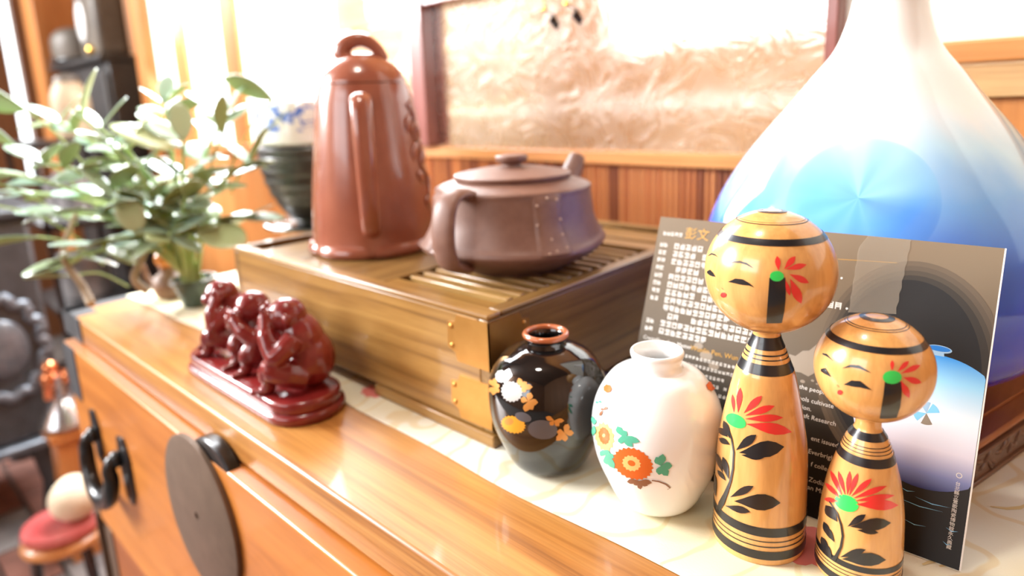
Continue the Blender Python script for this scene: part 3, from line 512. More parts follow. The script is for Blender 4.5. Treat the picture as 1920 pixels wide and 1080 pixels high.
('o','s',[(-1.94,.0696),(-1.968,.0679),(-2.028,.0655),(-2.028,.064),(-1.944,.0637)],[(-1.94,.0696),(-1.887,.0689),(-1.844,.0681),(-1.858,.0664),(-1.944,.0637)]),
('o','s',[(-1.94,.0696),(-2.005,.0685),(-2.105,.0665),(-2.191,.0639),(-2.178,.0619)],[(-1.94,.0696),(-1.931,.0683),(-1.951,.0665),(-2.013,.0646),(-2.178,.0619)]),
('o','s',[(-1.327,.0763),(-1.325,.0779),(-1.326,.0795),(-1.355,.0806),(-1.426,.0811)],[(-1.327,.0763),(-1.374,.0771),(-1.422,.0779),(-1.443,.0791),(-1.426,.0811)]),
('o','s',[(-1.327,.0763),(-1.285,.0767),(-1.246,.0771),(-1.229,.078),(-1.246,.0797)],[(-1.327,.0763),(-1.33,.0776),(-1.33,.0789),(-1.306,.0797),(-1.246,.0797)]),
('o','s',[(-1.327,.0763),(-1.27,.0758),(-1.216,.0753),(-1.167,.0757),(-1.122,.0772)],[(-1.327,.0763),(-1.279,.0774),(-1.23,.0784),(-1.177,.0785),(-1.122,.0772)]),
('o','s',[(-1.327,.0763),(-1.321,.0751),(-1.314,.0739),(-1.289,.0734),(-1.237,.0738)],[(-1.327,.0763),(-1.286,.0763),(-1.247,.0762),(-1.229,.0755),(-1.237,.0738)]),
('o','s',[(-1.18,.0683),(-1.145,.0695),(-1.112,.0707),(-1.107,.0721),(-1.148,.0739)],[(-1.18,.0683),(-1.201,.0698),(-1.219,.0714),(-1.207,.0728),(-1.148,.0739)]),
('o','s',[(-1.18,.0683),(-1.142,.0671),(-1.104,.0661),(-1.064,.0662),(-1.019,.0682)],[(-1.18,.0683),(-1.14,.0693),(-1.098,.0702),(-1.057,.07),(-1.019,.0682)]),
('o','s',[(-1.18,.0683),(-1.184,.0662),(-1.185,.0643),(-1.16,.0631),(-1.1,.0631)],[(-1.18,.0683),(-1.136,.0678),(-1.095,.0671),(-1.08,.0657),(-1.1,.0631)]),
('o','s',[(-1.18,.0683),(-1.219,.0666),(-1.255,.0649),(-1.261,.063),(-1.224,.061)],[(-1.18,.0683),(-1.164,.0663),(-1.151,.0644),(-1.166,.0626),(-1.224,.061)]),
('o','s',[(-1.18,.0683),(-1.206,.0695),(-1.232,.0706),(-1.267,.0707),(-1.312,.0693)],[(-1.18,.0683),(-1.222,.0675),(-1.263,.0667),(-1.293,.0672),(-1.312,.0693)]),
('y','c',(-1.443,.0495),[(-1.228,.0488),(-1.262,.048),(-1.256,.0466),(-1.296,.0461),(-1.302,.0447),(-1.345,.0446),(-1.365,.0432),(-1.406,.0435),(-1.44,.0422),(-1.475,.0428),(-1.52,.0417),(-1.545,.0426),(-1.6,.0417),(-1.61,.043),(-1.669,.0424),(-1.66,.0439),(-1.716,.0437),(-1.687,.0454),(-1.732,.0457),(-1.686,.0474),(-1.714,.0483),(-1.658,.0498),(-1.665,.051),(-1.608,.0521),(-1.604,.0534),(-1.553,.0538),(-1.535,.0551),(-1.489,.055),(-1.46,.0561),(-1.424,.0556),(-1.387,.0564),(-1.362,.0555),(-1.322,.0559),(-1.31,.0547),(-1.27,.0547),(-1.271,.0535),(-1.234,.0531),(-1.248,.0519),(-1.22,.051),(-1.246,.0499)]),
('o','c',(-1.525,.0507),[(-1.435,.052),(-1.44,.0511),(-1.451,.0503),(-1.467,.0495),(-1.488,.0488),(-1.511,.0482),(-1.536,.0477),(-1.561,.0474),(-1.585,.0473),(-1.604,.0475),(-1.619,.0478),(-1.626,.0484),(-1.626,.0492),(-1.619,.05),(-1.606,.0509),(-1.587,.0518),(-1.565,.0526),(-1.543,.0531),(-1.52,.0535),(-1.497,.0537),(-1.476,.0537),(-1.458,.0535),(-1.445,.0532),(-1.437,.0526)]),
('s','c',(-.958,.0492),[(-.732,.0477),(-.744,.0458),(-.771,.0442),(-.811,.0429),(-.862,.042),(-.919,.0416),(-.98,.0415),(-1.04,.0419),(-1.094,.0427),(-1.139,.0439),(-1.172,.0455),(-1.189,.0473),(-1.19,.0493),(-1.174,.0513),(-1.145,.0531),(-1.104,.0545),(-1.054,.0556),(-.997,.0562),(-.938,.0562),(-.881,.0557),(-.829,.0548),(-.786,.0534),(-.754,.0517),(-.735,.0497)]),
('s','c',(-1.258,.057),[(-1.127,.0561),(-1.137,.0552),(-1.156,.0545),(-1.181,.054),(-1.211,.0536),(-1.246,.0535),(-1.281,.0535),(-1.316,.0538),(-1.348,.0542),(-1.373,.0549),(-1.391,.0556),(-1.4,.0565),(-1.398,.0575),(-1.387,.0583),(-1.366,.0592),(-1.339,.0598),(-1.305,.0603),(-1.27,.0605),(-1.234,.0604),(-1.2,.06),(-1.171,.0595),(-1.148,.0587),(-1.132,.0579),(-1.125,.0569)]),
('o','s',[(-.779,.0557),(-.802,.0572),(-.825,.0587),(-.858,.0593),(-.906,.0586)],[(-.779,.0557),(-.82,.0556),(-.86,.0557),(-.89,.0565),(-.906,.0586)]),
('o','s',[(-.779,.0557),(-.81,.0554),(-.84,.0551),(-.853,.0542),(-.843,.0523)],[(-.779,.0557),(-.78,.0542),(-.783,.0529),(-.801,.0521),(-.843,.0523)]),
('o','s',[(-.779,.0557),(-.742,.0547),(-.704,.0537),(-.666,.0537),(-.625,.055)],[(-.779,.0557),(-.74,.0565),(-.701,.0571),(-.662,.0568),(-.625,.055)]),
('o','s',[(-.779,.0557),(-.776,.0541),(-.772,.0525),(-.751,.0515),(-.706,.0514)],[(-.779,.0557),(-.746,.0552),(-.714,.0547),(-.698,.0535),(-.706,.0514)]),
('o','s',[(-.626,.0459),(-.587,.0468),(-.549,.0477),(-.538,.0494),(-.564,.0522)],[(-.626,.0459),(-.634,.0482),(-.639,.0504),(-.62,.0518),(-.564,.0522)]),
('o','s',[(-.626,.0459),(-.588,.0442),(-.549,.0427),(-.509,.0425),(-.468,.0442)],[(-.626,.0459),(-.587,.0468),(-.548,.0475),(-.509,.0469),(-.468,.0442)]),
('o','s',[(-.626,.0459),(-.647,.0441),(-.666,.0423),(-.657,.0405),(-.607,.0386)],[(-.626,.0459),(-.595,.044),(-.567,.0421),(-.566,.0403),(-.607,.0386)]),
('o','s',[(-.626,.0459),(-.676,.0455),(-.724,.045),(-.752,.0433),(-.754,.0402)],[(-.626,.0459),(-.639,.0435),(-.655,.0412),(-.69,.0399),(-.754,.0402)]),
('o','s',[(-.626,.0459),(-.652,.0475),(-.679,.049),(-.708,.0491),(-.743,.0473)],[(-.626,.0459),(-.659,.045),(-.691,.0443),(-.72,.0448),(-.743,.0473)])],
'white_vase':[('l','c',(-1.896,.0586),[(-1.692,.0636),(-1.708,.0612),(-1.681,.0593),(-1.719,.0573),(-1.712,.0548),(-1.763,.0537),(-1.779,.051),(-1.834,.0509),(-1.879,.0484),(-1.928,.0494),(-2.008,.047),(-2.03,.0492),(-2.131,.0476),(-2.12,.0506),(-2.218,.0502),(-2.167,.0536),(-2.236,.0546),(-2.142,.0581),(-2.157,.0605),(-2.062,.0627),(-2.063,.065),(-1.988,.0654),(-1.959,.0675),(-1.898,.0667),(-1.849,.068),(-1.809,.0663),(-1.755,.0665),(-1.74,.0644)]),
('o','c',(-1.895,.0593),[(-1.773,.0623),(-1.778,.0607),(-1.769,.0593),(-1.79,.0579),(-1.797,.0562),(-1.829,.0554),(-1.853,.054),(-1.888,.0539),(-1.925,.0529),(-1.956,.0536),(-1.998,.0534),(-2.013,.0547),(-2.048,.0553),(-2.038,.0571),(-2.053,.0584),(-2.02,.0602),(-2.011,.0619),(-1.969,.063),(-1.953,.0642),(-1.915,.0643),(-1.885,.065),(-1.852,.0644),(-1.818,.0643),(-1.798,.0632)]),
('l','c',(-1.905,.0593),[(-1.871,.06),(-1.873,.0597),(-1.876,.0593),(-1.881,.059),(-1.888,.0586),(-1.896,.0583),(-1.905,.0581),(-1.914,.058),(-1.923,.0579),(-1.93,.058),(-1.936,.0581),(-1.94,.0583),(-1.941,.0586),(-1.939,.059),(-1.936,.0593),(-1.93,.0597),(-1.922,.0601),(-1.914,.0603),(-1.905,.0606),(-1.896,.0607),(-1.888,.0608),(-1.881,.0607),(-1.876,.0605),(-1.872,.0603)]),
('o','c',(-1.376,.049),[(-1.096,.0452),(-1.136,.0444),(-1.129,.0425),(-1.175,.0421),(-1.181,.0402),(-1.229,.0402),(-1.248,.0384),(-1.295,.0388),(-1.327,.0372),(-1.37,.038),(-1.413,.0365),(-1.449,.0377),(-1.502,.0365),(-1.527,.038),(-1.587,.0371),(-1.597,.039),(-1.66,.0384),(-1.652,.0405),(-1.713,.0404),(-1.687,.0427),(-1.739,.0431),(-1.697,.0454),(-1.734,.0464),(-1.681,.0485),(-1.706,.0498),(-1.652,.0513),(-1.662,.0529),(-1.605,.0539),(-1.599,.0557),(-1.543,.0561),(-1.524,.0578),(-1.473,.0577),(-1.443,.0592),(-1.4,.0585),(-1.361,.0598),(-1.327,.0586),(-1.284,.0594),(-1.26,.0579),(-1.214,.0582),(-1.202,.0565),(-1.156,.0562),(-1.156,.0546),(-1.114,.0538),(-1.125,.0523),(-1.088,.0511),(-1.111,.0497),(-1.082,.0483),(-1.115,.047)]),
('l','c',(-1.398,.049),[(-1.263,.0478),(-1.295,.0469),(-1.299,.0453),(-1.336,.045),(-1.356,.0435),(-1.39,.0438),(-1.424,.0427),(-1.448,.0436),(-1.49,.0429),(-1.497,.0444),(-1.538,.0444),(-1.527,.046),(-1.556,.0467),(-1.528,.0483),(-1.543,.0495),(-1.508,.0505),(-1.506,.052),(-1.467,.0524),(-1.449,.0538),(-1.413,.0535),(-1.383,.0545),(-1.358,.0536),(-1.322,.054),(-1.312,.0528),(-1.277,.0525),(-1.283,.0511),(-1.256,.0503),(-1.276,.0491)]),
('o','c',(-1.398,.049),[(-1.343,.0486),(-1.349,.048),(-1.36,.0475),(-1.372,.0472),(-1.387,.0469),(-1.402,.0468),(-1.418,.0468),(-1.432,.047),(-1.443,.0473),(-1.452,.0477),(-1.456,.0482),(-1.457,.0487),(-1.454,.0493),(-1.448,.0498),(-1.438,.0502),(-1.426,.0506),(-1.411,.0508),(-1.396,.0509),(-1.381,.0509),(-1.367,.0507),(-1.356,.0504),(-1.347,.0501),(-1.342,.0496),(-1.34,.0491)]),
('t','s',[(-1.558,.0649),(-1.555,.0668),(-1.554,.0686),(-1.582,.0697),(-1.652,.0696)],[(-1.558,.0649),(-1.607,.0653),(-1.654,.0658),(-1.675,.0671),(-1.652,.0696)]),
('t','s',[(-1.558,.0649),(-1.518,.0654),(-1.481,.0659),(-1.467,.0669),(-1.489,.0686)],[(-1.558,.0649),(-1.565,.0663),(-1.569,.0676),(-1.547,.0685),(-1.489,.0686)]),
('t','s',[(-1.558,.0649),(-1.49,.0638),(-1.425,.0627),(-1.355,.0626),(-1.277,.0641)],[(-1.558,.0649),(-1.478,.0659),(-1.4,.0667),(-1.332,.0662),(-1.277,.0641)]),
('t','s',[(-1.558,.0649),(-1.526,.0629),(-1.499,.0607),(-1.453,.0597),(-1.377,.0602)],[(-1.558,.0649),(-1.491,.0648),(-1.429,.0646),(-1.386,.0633),(-1.377,.0602)]),
('t','s',[(-1.558,.0649),(-1.586,.0635),(-1.616,.0619),(-1.616,.0605),(-1.567,.0597)],[(-1.558,.0649),(-1.529,.0639),(-1.503,.063),(-1.512,.0615),(-1.567,.0597)]),
('t','s',[(-1.871,.0466),(-1.88,.048),(-1.896,.0492),(-1.938,.0487),(-2.048,.0448)],[(-1.871,.0466),(-1.94,.0445),(-2.019,.0422),(-2.067,.0418),(-2.048,.0448)]),
('t','s',[(-1.871,.0466),(-1.815,.0483),(-1.772,.0496),(-1.766,.0506),(-1.813,.0513)],[(-1.871,.0466),(-1.891,.0475),(-1.908,.0485),(-1.888,.0497),(-1.813,.0513)]),
('t','s',[(-1.871,.0466),(-1.844,.0455),(-1.815,.0445),(-1.767,.0451),(-1.695,.0481)],[(-1.871,.0466),(-1.801,.0487),(-1.748,.0502),(-1.71,.0502),(-1.695,.0481)]),
('t','s',[(-1.871,.0466),(-1.869,.0434),(-1.862,.0403),(-1.811,.039),(-1.707,.0397)],[(-1.871,.0466),(-1.789,.0465),(-1.718,.0459),(-1.687,.0439),(-1.707,.0397)]),
('t','s',[(-1.871,.0466),(-1.921,.0434),(-1.972,.0402),(-1.964,.0386),(-1.873,.0392)],[(-1.871,.0466),(-1.826,.0459),(-1.788,.0451),(-1.795,.043),(-1.873,.0392)]),
('t','s',[(-.982,.0505),(-.976,.0527),(-.972,.0547),(-.993,.056),(-1.051,.0562)],[(-.982,.0505),(-1.023,.0513),(-1.062,.052),(-1.075,.0535),(-1.051,.0562)]),
('t','s',[(-.982,.0505),(-.948,.0523),(-.918,.0542),(-.916,.0562),(-.956,.0584)],[(-.982,.0505),(-1.002,.0527),(-1.02,.0548),(-1.009,.0567),(-.956,.0584)]),
('t','s',[(-.982,.0505),(-.943,.0493),(-.903,.0481),(-.863,.0483),(-.824,.0506)],[(-.982,.0505),(-.943,.0519),(-.904,.0531),(-.865,.0529),(-.824,.0506)]),
('t','s',[(-.982,.0505),(-.98,.0481),(-.974,.0455),(-.945,.0438),(-.88,.0435)],[(-.982,.0505),(-.935,.0497),(-.891,.0488),(-.868,.0468),(-.88,.0435)]),
('t','s',[(-.982,.0505),(-1.015,.0493),(-1.046,.0478),(-1.048,.0461),(-1.007,.044)],[(-.982,.0505),(-.962,.0488),(-.943,.0469),(-.954,.0453),(-1.007,.044)]),
('m','s',[(-1.301,.0373),(-1.349,.0375),(-1.398,.0376),(-1.449,.0365),(-1.506,.0335)],[(-1.301,.0373),(-1.349,.0354),(-1.4,.0335),(-1.455,.0326),(-1.506,.0335)]),
('m','s',[(-1.301,.0373),(-1.335,.0369),(-1.367,.0365),(-1.387,.0353),(-1.39,.0329)],[(-1.301,.0373),(-1.309,.0356),(-1.319,.0339),(-1.345,.0328),(-1.39,.0329)]),
('m','s',[(-1.301,.0373),(-1.317,.0352),(-1.334,.033),(-1.328,.0312),(-1.284,.0304)],[(-1.301,.0373),(-1.274,.0362),(-1.249,.035),(-1.248,.0332),(-1.284,.0304)]),
('m','s',[(-1.301,.0373),(-1.279,.0356),(-1.256,.0341),(-1.22,.0336),(-1.167,.0348)],[(-1.301,.0373),(-1.256,.0377),(-1.213,.038),(-1.182,.0372),(-1.167,.0348)]),
('m','s',[(-1.301,.0373),(-1.256,.0363),(-1.21,.0355),(-1.161,.0357),(-1.107,.0375)],[(-1.301,.0373),(-1.247,.0385),(-1.195,.0396),(-1.149,.0394),(-1.107,.0375)]),
('m','s',[(-1.108,.0391),(-1.008,.0386),(-.908,.0367),(-.845,.0339),(-.876,.0333)],[(-1.105,.0399),(-1.003,.0395),(-.898,.0376),(-.823,.0343),(-.872,.0328)]),
('o','c',(-2.177,.0849),[(-2.049,.0865),(-2.052,.0855),(-2.04,.0846),(-2.089,.0838),(-2.128,.0829),(-2.193,.0828),(-2.265,.0824),(-2.301,.0831),(-2.358,.0835),(-2.322,.0847),(-2.306,.0859),(-2.226,.0865),(-2.158,.0873),(-2.105,.0868)]),
('m','s',[(-2.029,.0737),(-2.06,.0724),(-2.089,.0711),(-2.098,.0699),(-2.075,.069)],[(-2.029,.0737),(-2.022,.0726),(-2.017,.0716),(-2.031,.0704),(-2.075,.069)]),
('m','s',[(-2.029,.0737),(-1.991,.0744),(-1.955,.0752),(-1.935,.076),(-1.937,.0771)],[(-2.029,.0737),(-2.019,.0747),(-2.007,.0757),(-1.981,.0766),(-1.937,.0771)]),
('m','s',[(-2.029,.0737),(-2.033,.0742),(-2.037,.0747),(-2.052,.0746),(-2.085,.0738)],[(-2.029,.0737),(-2.053,.0732),(-2.076,.0728),(-2.089,.0729),(-2.085,.0738)]),
('t','s',[(-2.241,.0749),(-2.273,.0749),(-2.307,.0747),(-2.34,.0741),(-2.368,.0728)],[(-2.241,.0749),(-2.265,.0741),(-2.291,.0732),(-2.323,.0728),(-2.368,.0728)]),
('t','s',[(-2.241,.0749),(-2.201,.0755),(-2.165,.076),(-2.149,.0766),(-2.165,.0772)],[(-2.241,.0749),(-2.239,.0756),(-2.235,.0763),(-2.21,.0769),(-2.165,.0772)]),
('t','s',[(-2.224,.0599),(-2.202,.0621),(-2.2,.0637),(-2.239,.0644),(-2.334,.0638)],[(-2.224,.0599),(-2.29,.0599),(-2.377,.0595),(-2.402,.0606),(-2.334,.0638)]),
('t','s',[(-2.224,.0599),(-2.168,.062),(-2.135,.0636),(-2.139,.0646),(-2.185,.0649)],[(-2.224,.0599),(-2.243,.0607),(-2.259,.0615),(-2.234,.0631),(-2.185,.0649)]),
('t','s',[(-2.224,.0599),(-2.282,.0567),(-2.354,.0531),(-2.363,.051),(-2.273,.051)],[(-2.224,.0599),(-2.195,.0586),(-2.173,.0571),(-2.188,.0548),(-2.273,.051)]),
('t','s',[(-2.224,.0599),(-2.246,.0577),(-2.264,.0556),(-2.235,.0547),(-2.152,.0552)],[(-2.224,.0599),(-2.168,.0597),(-2.124,.0591),(-2.115,.0578),(-2.152,.0552)]),
('o','c',(.461,.085),[(.682,.0795),(.444,.0829),(.314,.084),(.258,.0854),(.19,.0866),(.224,.0874),(.236,.0885),(.348,.0881),(.487,.0874),(.757,.0833),(.753,.0836),(.753,.0823),(.751,.0812),(.755,.0797)])]}
RINGS = {'head_large':[('k',.1929,.1898),('k',.1993,.199),('k',.2,.1999),('k',.204,.2035)],
'body_large':[('k',.0242,.0185),('k',.0157,.0151),('k',.0125,.0118),('k',.0093,.0039),('k',.1177,.112),('k',.1229,.1221),('k',.1204,.1198),('k',.1319,.1252)],
'head_small':[('k',.1417,.1389),('k',.1474,.1472),('k',.1481,.1479),('k',.1509,.1502)],
'body_small':[('k',.0873,.0835),('k',.0809,.0805),('k',.0792,.0788),('k',.0775,.0771),('k',.0755,.0709),('k',.0025,.0068),('k',.0088,.0093),('k',.011,.0115),('k',.0167,.0132)]}

ZC = 0.0020                                          # top of the cloth

# ------------------------------------------------------------------ tea tray
X0, X1, Y0, Y1, ZT = -0.772, -0.336, 0.3285, 0.700, 0.112
M['inside'] = mat('dark_tray_inside', (0.012, 0.009, 0.006), 0.6)
tray = thing('tea_tray', 'deep wooden tea tray box with slatted top and brass corners under both teapots', 'tray', ((X0 + X1)/2, (Y0 + Y1)/2, ZC))
T = 0.011
build('front_board', G().box(X0 + T, X1 - T, Y0, Y0 + T, 0.013, 0.107), M['tray'], tray, bevel=0.001)
build('back_board', G().box(X0 + T, X1 - T, Y1 - T, Y1, 0.013, 0.107), M['tray'], tray, bevel=0.001)
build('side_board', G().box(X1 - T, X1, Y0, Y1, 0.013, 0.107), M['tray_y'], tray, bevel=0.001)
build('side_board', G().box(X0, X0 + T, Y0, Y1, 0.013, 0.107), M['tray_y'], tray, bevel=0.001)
build('floor_board', G().box(X0 + T, X1 - T, Y0 + T, Y1 - T, 0.05, 0.056), M['inside'], tray, smooth=False)
# rim
for a, m_ in (((X0 - 0.001, X1 + 0.001, Y0 - 0.001, Y0 + 0.014), 'tray'), ((X0 - 0.001, X1 + 0.001, Y1 - 0.014, Y1 + 0.001), 'tray')):
    build('rim', G().box(*a, 0.1072, ZT), M[m_], tray, bevel=0.0018)
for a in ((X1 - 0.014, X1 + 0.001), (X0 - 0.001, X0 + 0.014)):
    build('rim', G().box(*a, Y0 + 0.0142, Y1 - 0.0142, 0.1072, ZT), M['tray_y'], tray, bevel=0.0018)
# base rails with an arched gap
for a in ((-0.492, X1 + 0.003), (X0 - 0.003, -0.70)):
    build('foot_rail', G().box(*a, Y0 - 0.003, Y0 + 0.02, ZC, 0.0125), M['tray'], tray, bevel=0.0015)
    build('foot_rail', G().box(*a, Y1 - 0.02, Y1 + 0.003, ZC, 0.0125), M['tray'], tray, bevel=0.0015)
for a in ((X1 - 0.02, X1 + 0.003), (X0 - 0.003, X0 + 0.02)):
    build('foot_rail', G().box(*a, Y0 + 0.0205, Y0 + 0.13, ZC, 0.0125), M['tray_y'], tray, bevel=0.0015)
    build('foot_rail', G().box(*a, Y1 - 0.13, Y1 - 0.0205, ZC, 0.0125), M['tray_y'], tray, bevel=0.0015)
# top: solid boards round an opening with slats
xa, xb, ya, yb = X0 + 0.0145, X1 - 0.0145, Y0 + 0.0145, Y1 - 0.0145
OX0, OX1, OY0, OY1 = -0.497, -0.362, 0.366, 0.600
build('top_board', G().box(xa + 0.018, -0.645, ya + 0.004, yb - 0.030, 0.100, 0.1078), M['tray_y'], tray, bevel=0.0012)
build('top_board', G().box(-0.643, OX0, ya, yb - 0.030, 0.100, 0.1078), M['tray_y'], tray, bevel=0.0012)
build('top_board', G().box(OX0 + 0.001, xb, ya, OY0, 0.100, 0.1078), M['tray'], tray, bevel=0.0012)
build('top_board', G().box(OX0 + 0.001, xb, OY1, OY1 + 0.028, 0.100, 0.1078), M['tray'], tray, bevel=0.0012)
build('top_board', G().box(OX0 + 0.001, xb, OY1 + 0.036, yb - 0.006, 0.100, 0.1078), M['tray'], tray, bevel=0.0012)
k = 0; yy = OY0 + 0.012
while yy < OY1 - 0.008:
    build('slat', G().box(OX0 + 0.004, OX1, yy, yy + 0.0075, 0.099, 0.1075), M['slat'], tray, bevel=0.0012)
    yy += 0.0165
# brass corners with rivets
for zt, zb in ((0.1055, 0.066), (0.0545, 0.0165)):
    pts = lambda f: [f(0, zt), f(0.036, zt), f(0.0385, zt - 0.006), f(0.047, zt - 0.0075), f(0.048, zb + 0.0105), f(0.0395, zb + 0.007), f(0.0375, zb), f(0, zb)]
    c_ = build('brass_corner', G().prism(pts(lambda d, z: (X1 + 0.0012 - d, Y0 - 0.0012, z)), (0, 0.0011, 0)), M['brass'], tray, smooth=False)
    c2 = build('brass_corner', G().prism(pts(lambda d, z: (X1 + 0.0012, Y0 - 0.0012 + d, z)), (-0.0011, 0, 0)), M['brass'], tray, smooth=False)
    for zz in (zt - 0.0105, zb + 0.0125):
        build('rivet', G().ell((X1 - 0.0415, Y0 - 0.0012, zz), (0.0024, 0.0016, 0.0024), seg=10, rings=6), M['brass'], c_)
        build('rivet', G().ell((X1 + 0.0012, Y0 + 0.0395, zz), (0.0016, 0.0024, 0.0024), seg=10, rings=6), M['brass'], c2)

# ------------------------------------------------------------------ tall red teapot
ZP = 0.1079
TP = (-0.6367, 0.442, ZP)
tall = thing('tall_teapot', 'tall bell-shaped reddish clay teapot with a curled stem knob', 'teapot', TP)
prof = catmull([(0.010, 0.0735), (0.0217, 0.0715), (0.066, 0.0680), (0.114, 0.0622), (0.150, 0.0575), (0.174, 0.0538), (0.1885, 0.0500)], 6)
def lobes(a, z): return 1 + 0.012*math.cos(8*a)*max(0, 1 - z/0.05)
build('body', G().lathe([(0.010, 0.001)] + prof + [(0.1892, 0.046), (0.1893, 0.001)], 64, TP, lobes), M['clay_red'], tall, angle=50)
foot = catmull([(0.0, 0.066), (0.0005, 0.074), (0.005, 0.0775), (0.010, 0.0765), (0.014, 0.0735)], 5)
def ruffle(a, z): return 1 + 0.07*(abs(math.cos(3*a + 0.4)) ** 0.5 - 0.8)
build('foot', G().lathe([(0.0, 0.001)] + foot + [(0.014, 0.001)], 96, TP, ruffle), M['clay_red'], tall, angle=60)
lid = catmull([(0.1896, 0.0494), (0.1945, 0.0480), (0.203, 0.0430), (0.213, 0.0330), (0.2205, 0.0190), (0.2235, 0.004)], 5)
lo_ = build('lid', G().lathe([(0.1896, 0.001)] + lid + [(0.2236, 0.001)], 56, TP), M['clay_red'], tall, angle=50)
ru = Vector((0.735, 0.677, 0)).normalized(); cu = Vector((0.82, -0.57, 0)).normalized(); tp = Vector(TP)
pth = [tp + ru*d + Vector((0, 0, z)) for d, z in ((-0.017, 0.216), (-0.021, 0.225), (-0.014, 0.234), (0.0, 0.2375), (0.012, 0.233), (0.021, 0.224), (0.026, 0.214))]
pth = catmull([tuple(p) for p in pth], 5)
build('knob', G().tube(pth, [0.0108 - 0.0046*i/(len(pth) - 1) for i in range(len(pth))], 12), M['clay_red'], tall)
hp = [tp + cu*d - ru*0.004 + Vector((0, 0, z)) for d, z in ((0.050, 0.164), (0.068, 0.172), (0.084, 0.166), (0.091, 0.145), (0.094, 0.115), (0.094, 0.085), (0.090, 0.058), (0.080, 0.036), (0.062, 0.026))]
hp = catmull([tuple(p) for p in hp], 5)
build('handle', G().tube(hp, [0.0105 - 0.002*i/(len(hp) - 1) for i in range(len(hp))], 14, flat=(0.8, 1.15)), M['clay_red'], tall)
sp = catmull([tuple(tp - cu*d + Vector((0, 0, z))) for d, z in ((0.055, 0.10), (0.082, 0.12), (0.10, 0.15), (0.112, 0.172))], 5)
build('spout', G().tube(sp, [0.018 - 0.010*i/(len(sp) - 1) for i in range(len(sp))], 14), M['clay_red'], tall)
# leaf and vine relief on the right of the body
rf = interp([(0.010, 0.0735)] + prof); a0 = math.atan2(cu.y, cu.x)
def on_tall(a, z, d=0.0): return tuple(tp + Vector(((rf(z) + d)*math.cos(a), (rf(z) + d)*math.sin(a), z)))
vine = catmull([(a0 + a, z) for a, z in ((0.95, 0.165), (1.15, 0.150), (0.98, 0.132), (1.2, 0.115), (1.05, 0.097), (1.28, 0.082), (1.2, 0.06))], 6)
build('vine_relief', G().tube([on_tall(a, z, 0.0005) for a, z in vine], 0.0022, 8), M['clay_red'], tall)
for a, z, s in ((1.12, 0.160, 1), (0.88, 0.142, 1.1), (1.25, 0.133, 1), (0.95, 0.112, 1.2), (1.3, 0.104, 1), (1.02, 0.082, 1.1), (1.35, 0.072, 1.1), (1.12, 0.052, 1)):
    A = a0 + a; rot = Matrix.Rotation(A, 3, 'Z') @ Matrix.Rotation(random.uniform(-0.8, 0.8), 3, 'X')
    build('leaf_relief', G().ell(on_tall(A, z, 0.0), (0.0028, 0.0062*s, 0.0095*s), rot, 12, 8), M['clay_red'], tall)

# ------------------------------------------------------------------ round brown teapot
RP = (-0.4351, 0.469, ZP); rp = Vector(RP)
rnd = thing('round_teapot', 'low wide brown clay teapot with a flared base and ring handle', 'teapot', RP)
azc = math.atan2(-0.469, 0.4351)
prof = catmull([(0.0, 0.050), (0.003, 0.0535), (0.008, 0.064), (0.018, 0.083), (0.0252, 0.0915), (0.0295, 0.0915), (0.036, 0.0868), (0.0527, 0.0802), (0.074, 0.0774), (0.0796, 0.0776), (0.0822, 0.0762), (0.0855, 0.068), (0.0888, 0.0575)], 6)
def petal(a, z): 
    w = max(0, 1 - abs(z - 0.028)/0.02); return 1 + 0.034*w*math.cos(4*(a - azc - 0.40))
build('body', G().lathe([(0.0, 0.001)] + prof + [(0.0888, 0.001)], 80, RP, petal), M['clay_brown'], rnd, angle=50)
lid = catmull([(0.0889, 0.0560), (0.0915, 0.0578), (0.0940, 0.0570), (0.0965, 0.045), (0.0990, 0.030), (0.1003, 0.012)], 5)
build('lid', G().lathe([(0.0889, 0.001)] + lid + [(0.1004, 0.001)], 64, RP), M['clay_brown'], rnd, angle=50)
kn = catmull([(0.099, 0.0095), (0.103, 0.0092), (0.1055, 0.0145), (0.109, 0.0160), (0.1115, 0.0145), (0.1122, 0.006)], 4)
build('knob', G().lathe(kn + [(0.1122, 0.001)], 32, RP), M['clay_brown'], rnd, angle=60)
ha = azc - 0.62; hd_ = Vector((math.cos(ha), math.sin(ha), 0)); hw = Vector((-hd_.y, hd_.x, 0))
hp = catmull([tuple(rp + hd_*d + Vector((0, 0, z))) for d, z in ((0.062, 0.077), (0.078, 0.083), (0.092, 0.083), (0.102, 0.075), (0.107, 0.057), (0.107, 0.038), (0.100, 0.022), (0.082, 0.015))], 6)
build('handle', G().tube(hp, 0.01, 16, flat=(0.52, 1.3)), M['clay_brown'], rnd, angle=60)
sa = ha + PI; sd = Vector((math.cos(sa), math.sin(sa), 0))
sp = catmull([tuple(rp + sd*d + Vector((0, 0, z))) for d, z in ((0.070, 0.05), (0.095, 0.060), (0.114, 0.078), (0.130, 0.098))], 6)
build('spout', G().tube(sp, [0.019 - 0.010*i/(len(sp) - 1) for i in range(len(sp))], 14), M['clay_brown'], rnd)
rf2 = interp(prof); M['stud'] = mat('pale_clay_studs', (0.55, 0.38, 0.28), 0.4)
